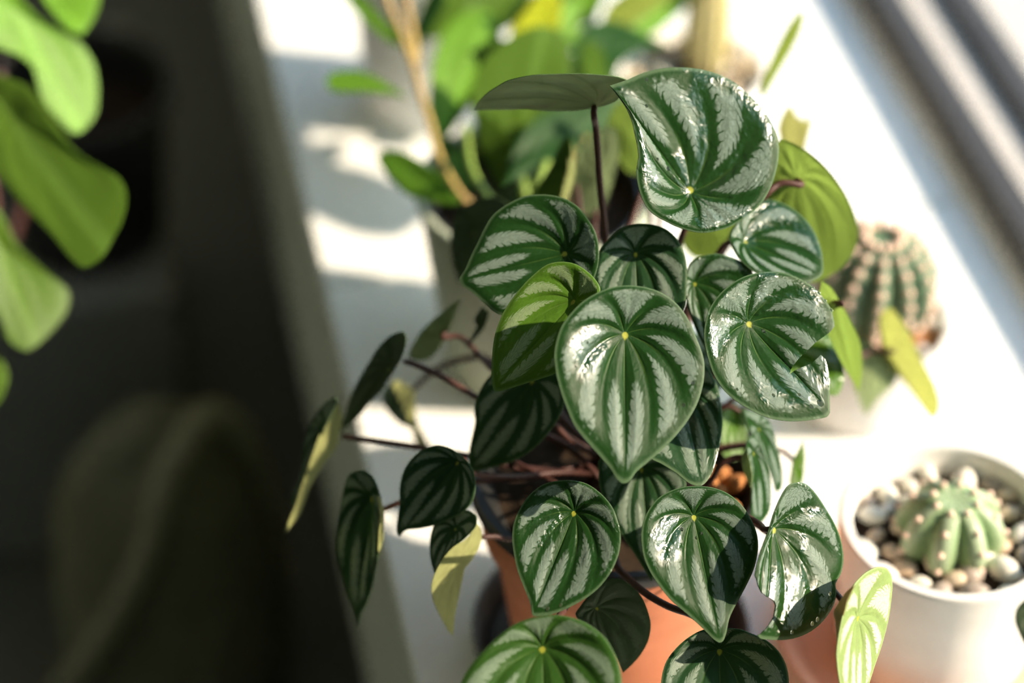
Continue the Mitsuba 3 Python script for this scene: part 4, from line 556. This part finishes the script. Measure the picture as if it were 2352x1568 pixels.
# ledge: slab, recessed base, tiles on top
struct('window_ledge__slab', box(0.089, 0.43, -1.6, 3.2, -0.22, -0.008, 0.004), 'ledge_paint', None)
labels['window_ledge'] = {'label': 'white tiled window ledge with a grey green side', 'kind': 'structure'}
struct('window_ledge__base', box(0.16, 0.43, -1.6, 3.2, FLOOR_Z, -0.22), 'dark_board', None)
for k in list(labels):
    if k.startswith('window_ledge__'):
        del labels[k]
edges = [-1.6] + [0.873 + 0.45 * i for i in range(-5, 6)]
edges = sorted(e for e in edges if -1.6 <= e < 3.2) + [3.2]
for y0, y1 in zip(edges[:-1], edges[1:]):
    if y1 - y0 > 0.02:
        add('window_ledge__tile', room(box(0.089, 0.43, y0 + 0.001, y1 - 0.001, -0.0085, 0.0, 0.0012)), 'white_tile')
# window: sliding track with two dark rails
labels['window_1'] = {'label': 'sliding window track with two dark rails along the ledge', 'kind': 'structure'}
def wpart(n, m, b):
    add('window_1__' + n, room(m), b)
wpart('track', box(0.43, 0.56, 0.18, 2.4, -0.012, 0.004, 0.001), 'track_metal')
wpart('rail', box(0.434, 0.451, 0.18, 2.4, 0.003, 0.020, 0.002), 'rail_metal')
wpart('rail', box(0.480, 0.499, 0.18, 2.4, 0.003, 0.012, 0.002), 'rail_metal')
wpart('head_frame', box(0.44, 0.52, 0.18, 2.4, 1.42, 1.45, 0.002), 'rail_metal')
wpart('jamb', box(0.44, 0.52, 0.18, 0.22, 0.0, 1.42, 0.002), 'rail_metal')
wpart('jamb', box(0.44, 0.52, 2.36, 2.4, 0.0, 1.42, 0.002), 'rail_metal')
struct('outside_sill', box(0.56, 1.6, -2.5, 4.5, -0.06, -0.012), 'outside_stone', 'beige stone sill outside the window')

# ================================================================== peperomia in its pots
POT = np.array([0.04155, 0.63555, 0.0])
def pot_at(prof):
    return lathe([(r, z) for r, z in prof], POT)
add('plant_saucer', pot_at([(0, 0.0), (0.050, 0.0), (0.0565, 0.011), (0.0585, 0.012), (0.0575, 0.0135), (0.055, 0.0125), (0.0495, 0.0035), (0, 0.003)]), 'black_plastic', 40,
    'black plastic saucer under the terracotta pot of the striped plant', 'saucer')
tp = numbered('terracotta_pot')
add(tp + '__body', pot_at([(0, 0.0035), (0.039, 0.0035), (0.0405, 0.005), (0.0500, 0.078), (0.0500, 0.0785), (0.0465, 0.078), (0.037, 0.010), (0, 0.010)]), 'terracotta', 40)
add(tp + '__rim', pot_at([(0.0498, 0.074), (0.0530, 0.0745), (0.0540, 0.077), (0.0545, 0.0935), (0.0530, 0.0955), (0.0505, 0.095), (0.0478, 0.076), (0.0498, 0.074)]), 'terracotta', 40)
tag(tp, 'orange terracotta pot holding the striped watermelon peperomia', 'plant pot')
add('nursery_pot', pot_at([(0, 0.012), (0.034, 0.012), (0.0352, 0.014), (0.0462, 0.088), (0.0500, 0.0965), (0.0570, 0.0975), (0.0588, 0.0990), (0.0590, 0.1030), (0.0578, 0.1048), (0.0548, 0.1046), (0.0535, 0.102),
    (0.0440, 0.088), (0.033, 0.016), (0, 0.0145)]), 'black_plastic', 40, 'black plastic nursery pot set inside the terracotta pot', 'plant pot')
def soil_disc(c, r, z, amp, seed, n=60):
    a = np.arange(n) * 2 * math.pi / n
    rr = np.linspace(0, 1, 22)[1:]
    xy = np.vstack([[[0, 0]], (rr[:, None, None] * r * np.stack([np.cos(a), np.sin(a)], 1)[None]).reshape(-1, 2)])
    h = amp * (meshkit.fbm(np.column_stack([xy * 160, xy[:, :1] * 0 + seed]), 4, seed) - 0.5) * 2
    v = np.column_stack([xy + c[:2], z + h])
    j = np.arange(n)
    f = [np.stack([j * 0, 1 + j, 1 + (j + 1) % n], 1)]
    for i in range(len(rr) - 1):
        p, q = 1 + i * n, 1 + (i + 1) * n
        f += [np.stack([p + j, q + j, q + (j + 1) % n], 1), np.stack([p + j, q + (j + 1) % n, p + (j + 1) % n], 1)]
    return trimesh.Trimesh(v, np.vstack(f), process=False)
add('potting_soil', soil_disc(POT, 0.0515, 0.094, 0.004, 3), 'soil_mat', True, 'dark potting soil in the black nursery pot under the striped leaves', 'soil', kind='stuff')
r_ = np.random.default_rng(5)
for i in range(22):
    a, q = r_.uniform(0, 2 * math.pi), 0.047 * math.sqrt(r_.uniform(0.02, 1))
    if True:
        a, q = r_.uniform(-0.75, 0.35), r_.uniform(0.030, 0.048)
    c = POT + np.array([q * math.cos(a), q * math.sin(a), 0.0985])
    s = r_.uniform(0.0028, 0.0058)
    add('bark_chip', lump(c, (s, s * 0.75, s * 0.6), i, 0.3, 2, 1.6, rand_rot(r_)), 'bark_mat', 50, 'brown bark chip on the soil of the striped plant', 'bark chip', 'bark chips on the soil of the striped plant')

VAR = {'std': 0, 'lime': 1, 'deep': 2, 'mid': 3, 'dull': 4, 'pale': 5, 'lime2': 6, 'glow': 7}
PLANT = 'watermelon_peperomia'
tag(PLANT, 'watermelon peperomia with silver striped round leaves on dark red stalks', 'house plant')
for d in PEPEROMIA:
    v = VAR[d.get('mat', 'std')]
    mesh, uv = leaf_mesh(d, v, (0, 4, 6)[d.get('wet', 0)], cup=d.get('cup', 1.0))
    if 'flap' in d:
        (V2, F2), uv2 = leaf_mesh(d['flap'], v, cup=0.0, both_under=True, rings=8, thick=0.6, relief=0.6)
        mesh, uv = (np.vstack([mesh[0], V2]), np.vstack([mesh[1], F2 + len(mesh[0])])), np.vstack([uv, uv2])
    add(PLANT + '__leaf', mesh, 'peperomia_leaf', smooth=True, uv=uv, label=d.get('label'))
    for x, y, rad in d.get('drops', ()):
        V = mesh[0]
        e, nn = np.array(d['ex']), np.array(d['n'])
        rel = (V - np.array(d['o'])) * 1000
        near = np.hypot(rel @ e - x, rel @ np.cross(nn, e) - y)
        k = np.argmax(np.where(near < near.min() + 0.6, rel @ nn, -1e9))
        q = trimesh.creation.icosphere(3)
        vv = np.array(q.vertices) * np.array([1.25, 0.9, 0.55]) * rad / 1000 * 0.62
        vv[:, 2] = np.maximum(vv[:, 2], 0.0)
        F3 = np.stack([e, np.cross(nn, e), nn], 1)
        add('water_droplet', trimesh.Trimesh(vv @ F3.T + V[k] + nn * 0.00004, q.faces, process=False), 'water', smooth=True,
            label='clear water droplet lying on a striped leaf', cat='water droplet', group='water droplets on the striped leaves')
for d in PETIOLES:
    p = spline(d['p'], 8)
    r = d['r'] / 1000 * np.linspace(0.9, 1.15, len(p))
    r[0:3] *= [0.8, 0.9, 0.97]
    add(PLANT + '__petiole', tube(p, r, 10), 'petiole_skin', smooth=True)

# ================================================================== ribbed cactuses
def cactus(parent, c, R, Hh, ribs, skin, depth, phase, n_areole, wool, spine_len):
    nu, nv = ribs * 14, 40
    u, w = np.arange(nu) * 2 * math.pi / nu, np.linspace(-0.42 * math.pi, 0.5 * math.pi, nv)
    U, Wv = np.meshgrid(u, w)
    rib = np.abs(np.cos(ribs * (U + phase) / 2)) ** 0.8
    rad = R * np.cos(Wv) ** 0.75 * (1 - depth + depth * rib * (0.7 + 0.3 * np.cos(Wv)))
    z = Hh * (np.sin(Wv) - 0.10 * np.exp(-((0.5 * math.pi - Wv) / 0.25) ** 2)) + 0.0
    v = np.stack([rad * np.cos(U), rad * np.sin(U), z], -1).reshape(-1, 3) + c
    i, j = np.meshgrid(np.arange(nv - 1), np.arange(nu), indexing='ij')
    q = np.stack([i * nu + j, i * nu + (j + 1) % nu, (i + 1) * nu + (j + 1) % nu, (i + 1) * nu + j], -1).reshape(-1, 4)
    uv = np.column_stack([(rib.ravel()), Wv.ravel()])
    add(parent + '__body', (v, q), skin, smooth=True, uv=uv)
    r2 = np.random.default_rng(11)
    for k in range(ribs):
        a = (2 * math.pi * k / ribs) - phase
        for s in range(n_areole):
            t = -0.25 * math.pi + (0.72 * math.pi) * (s + 0.5) / n_areole
            rr = R * math.cos(t) ** 0.75 * (1 - depth + depth * (0.7 + 0.3 * math.cos(t)))
            pos = c + np.array([rr * math.cos(a), rr * math.sin(a), Hh * math.sin(t)])
            out = np.array([math.cos(a) * math.cos(t), math.sin(a) * math.cos(t), math.sin(t)])
            parts = [lump(pos + out * wool * 0.3, (wool,) * 3, k * 10 + s, 0.2, 2)]
            add(parent + '__areole', parts[0], 'areole_wool', smooth=True)
            sp = []
            for _ in range(4):
                d = out + r2.normal(0, 0.7, 3)
                d /= np.linalg.norm(d)
                sp.append(tube([pos, pos + d * spine_len * 0.5, pos + d * spine_len], [0.00022, 0.00016, 0.00003], 4))
            add(parent + '__areole__spines' if False else parent + '__spine_cluster', trimesh.util.concatenate(sp), 'spine_mat')

def round_pot(c, r_top, r_base, h, wall, mat, label, key='plant_pot', rimw=None):
    prof = [(0, 0), (r_base - 0.002, 0), (r_base, 0.002), (r_top, h - 0.0015), (r_top - 0.001, h), (r_top - wall, h), (r_top - wall - 0.001, h - 0.0015), (r_base - wall, 0.006), (0, 0.006)]
    return add(key, lathe(prof, c), mat, 40, label, 'plant pot')

def pebbles(c, r0, r1, z, n, seed, size, label, group, name='pebble'):
    r = np.random.default_rng(seed)
    done = []
    words = ('cream', 'tan', 'dark brown', 'pale grey', 'rusty brown')
    for _ in range(9000):
        if len(done) >= n:
            break
        a, q = r.uniform(0, 2 * math.pi), math.sqrt(r.uniform(r0 ** 2, r1 ** 2))
        s = r.uniform(*size)
        p = np.array([c[0] + q * math.cos(a), c[1] + q * math.sin(a)])
        if any(np.linalg.norm(p - o) < 0.80 * (s + t) for o, t in done):
            continue
        done.append((p, s))
        rot = trimesh.transformations.euler_matrix(r.normal(0, .25), r.normal(0, .25), r.uniform(0, 6.3))[:3, :3]
        add(name, lump((*p, z + r.uniform(-0.0008, 0.0012)), (s, s * r.uniform(0.6, 0.85), s * r.uniform(0.5, 0.7)), len(done) + seed, 0.10, 2, 0.8, rot),
            f'pebble_mat_{(k := int(r.choice(5, p=[.42, .18, .12, .18, .10])))}', smooth=True, label=f'{words[k]} {label}', cat='pebble', group=group)

# --- white pot with the small cactus, front right
C1 = np.array([0.1775, 0.6365, 0.0])
round_pot(C1 + [0, 0, 0.0035], 0.0455, 0.0395, 0.0725, 0.0045, 'concrete_pot', 'white round pot with the small ribbed cactus and pebbles, at the right')
add('pot_saucer', lathe([(0, 0), (0.058, 0), (0.0655, 0.011), (0.0665, 0.0125), (0.0655, 0.0135), (0.0635, 0.0128), (0.0560, 0.0032), (0, 0.003)], C1), 'pale_terracotta', 40,
    'wide pale terracotta saucer under the white cactus pot', 'saucer')
add('gravel_bed', soil_disc(C1, 0.0395, 0.062, 0.0012, 9, 40), 'soil_mat', True, 'dark soil below the pebbles of the white cactus pot', 'soil', kind='stuff')
pebbles(C1, 0.015, 0.0375, 0.0645, 40, 21, (0.0042, 0.0078), 'rounded pebble around the cactus in the white pot', 'pebbles around the cactus in the white pot')
tag('ribbed_cactus', 'small round ribbed green cactus among pebbles in the white pot', 'cactus')
cactus('ribbed_cactus', C1 + [0.0, 0.0, 0.0690], 0.0225, 0.0185, 8, 'cactus_skin', 0.34, 0.35, 5, 0.0013, 0.0018)

# --- second cactus, further back on the right
C2 = np.array([0.1650, 0.7930, 0.0])
round_pot(C2, 0.0400, 0.0330, 0.048, 0.004, 'concrete_pot', 'low white pot of the knobbly cactus beside the window track')
add('cactus_soil', soil_disc(C2, 0.0352, 0.042, 0.0012, 14, 40), 'bark_mat', True, 'brown soil in the low white pot of the knobbly cactus', 'soil', kind='stuff')
tag('knobbly_cactus', 'dark green knobbly cactus with many orange wool tufts, in the low white pot', 'cactus')
cactus('knobbly_cactus', C2 + [0.002, 0.0, 0.068], 0.0270, 0.0275, 12, 'dark_cactus_skin', 0.32, 0.1, 8, 0.0019, 0.0026)
pebbles(C2, 0.022, 0.0345, 0.0435, 24, 33, (0.0030, 0.0050), 'pebble around the knobbly cactus', 'pebbles around the knobbly cactus')

# --- back pot with the glossy plant
C3 = np.array([0.01074, 0.81985, 0.0])
add('grey_green_pot', lathe([(0, 0), (0.041, 0), (0.043, 0.002), (0.0535, 0.098), (0.0548, 0.0985), (0.0552, 0.102), (0.0540, 0.1035), (0.0510, 0.1030), (0.0500, 0.098), (0.041, 0.007), (0, 0.007)], C3), 'grey_green_glaze', 40,
    'grey green pot of the tall glossy plant behind the striped plant', 'plant pot')
add('nursery_pot', lathe([(0, 0.008), (0.038, 0.008), (0.0470, 0.094), (0.0490, 0.0965), (0.0492, 0.1000), (0.0470, 0.1000), (0.045, 0.094), (0.037, 0.012), (0, 0.012)], C3), 'black_plastic', 40,
    'black plastic nursery pot inside the grey green pot', 'plant pot')
add('potting_soil', soil_disc(C3, 0.0455, 0.089, 0.004, 17), 'soil_mat', True, 'dark soil under the tall glossy plant', 'soil', kind='stuff')
G = 'glossy_plant'
tag(G, 'tall plant with large glossy green leaves and orange brown canes, behind the striped plant', 'house plant')
for d in GLOSSY:
    add_leaf(G, d, GMAT[d['mat']], 'glossy_leaf', cup=0.35 * d.get('cup', 1), thick=1.0, relief=0.4, rings=10)
for d in CANES:
    add(G + '__cane', tube(spline(d['p'], 8), d['r'] / 1000, 10), {'cane': 'cane_skin', 'greenstem': 'green_stem'}[d['mat']], smooth=True)
for d, lab in zip(STRAP, ('narrow upright strap leaf at the upper right', 'short pale notched leaf at the upper right')):
    add_leaf(G, {**d, 'label': lab}, GMAT[d['mat']], 'glossy_leaf', cup=0.1, thick=1.0, relief=0.3, rings=8)

# --- tall white pot at the far left of the ledge, behind the glossy leaves
C6 = np.array([-0.0460, 1.0320, 0.0])
add('tall_white_pot', lathe([(0, 0), (0.034, 0), (0.036, 0.002), (0.040, 0.125), (0.0392, 0.127), (0.0362, 0.127), (0.0355, 0.125), (0.032, 0.008), (0, 0.008)], C6), 'white_ceramic', 40,
    'tall white pot at the far left of the ledge, behind the glossy leaves', 'plant pot')
add('pot_soil', soil_disc(C6, 0.0352, 0.112, 0.001, 31, 40), 'soil_mat', True, 'soil in the tall white pot', 'soil', kind='stuff')

# --- far white pot with gravel and a columnar cactus
C4 = np.array([0.0945, 0.9835, 0.0])
round_pot(C4, 0.0410, 0.0340, 0.055, 0.004, 'white_ceramic', 'white pot of the yellowish column cactus at the far end')
add('far_soil', soil_disc(C4, 0.0365, 0.047, 0.0012, 24, 40), 'soil_mat', True, 'soil in the far white pot', 'soil', kind='stuff')
pebbles(C4, 0.010, 0.0350, 0.050, 36, 51, (0.0036, 0.0064), 'pebble in the far white pot', 'pebbles in the far white pot')
tag('column_cactus', 'yellowish column cactus in the far white pot', 'cactus')
cactus('column_cactus', C4 + [0.008, 0.010, 0.075], 0.0120, 0.040, 10, 'old_cactus_skin', 0.18, 0.0, 7, 0.0008, 0.0014)

# ================================================================== left of the ledge
BX = box(-0.36, 0.021, 1.15, 1.48, FLOOR_Z, -0.22, 0.006)
add('storage_box', room(BX), 'grey_box_mat', False, 'grey square box on the floor left of the ledge, under the black pot', 'box')
C5 = ROOM @ np.array([-0.030, 1.225, -0.22])
add('black_pot', lathe([(0, 0), (0.048, 0), (0.050, 0.002), (0.062, 0.105), (0.066, 0.106), (0.066, 0.118), (0.062, 0.118), (0.058, 0.105), (0.048, 0.008), (0, 0.008)], C5), 'black_plastic', 40,
    'black round pot standing on the grey box', 'plant pot')
add('left_soil', soil_disc(C5, 0.0555, -0.22 + 0.085, 0.003, 40, 40), 'soil_mat', True, 'soil in the black round pot on the grey box', 'soil', kind='stuff')
LPN = 'trailing_plant'
tag(LPN, 'green plant with broad smooth leaves in the black pot, at the left edge', 'house plant')
for d in POTHOS:
    add_leaf(LPN, d, GMAT[d['mat']], 'glossy_leaf', cup=0.5, thick=1.0, relief=0.4, rings=12)
for d in POTHOS_STEMS:
    add(LPN + '__stem', tube(spline(d['p'] + [list(C5 + [-0.01, 0, 0.10])], 8), d['r'] / 1000, 8), 'petiole_skin', smooth=True)

# --- olive cloth bag with a strap, on the floor
bag = trimesh.creation.icosphere(5)
bv = np.array(bag.vertices)
bv = np.sign(bv) * np.abs(bv) ** 0.85
fold = meshkit.fbm(bv * np.array([2.2, 2.2, 1.1]) + 3, 4, 2) - 0.5
bv *= (1 + 0.30 * fold)[:, None]
bv *= np.array([0.062, 0.058, 0.125]) * (1.12 - 0.22 * np.clip(bv[:, 2:], -1, 1))
BAG = ROOM @ np.array([-0.010, 1.020, FLOOR_Z + 0.125])
bv += BAG
bv[:, 2] = np.maximum(bv[:, 2], FLOOR_Z)
add('cloth_bag__body', trimesh.Trimesh(bv, bag.faces, process=False), 'olive_cloth', smooth=True)
sp = spline([BAG + q for q in np.array([(-0.070, -0.050, -0.08), (-0.035, -0.072, -0.01), (0.0, -0.066, 0.060), (0.020, -0.040, 0.115), (0.042, 0.0, 0.120), (0.064, 0.02, 0.05), (0.070, 0.01, -0.05)])], 10)
st = tube(sp, 0.0085, 10)
add('cloth_bag__strap', st, 'dark_olive_cloth', smooth=True)
tag('cloth_bag', 'dark olive cloth bag with a looped strap on the floor below the ledge', 'bag')
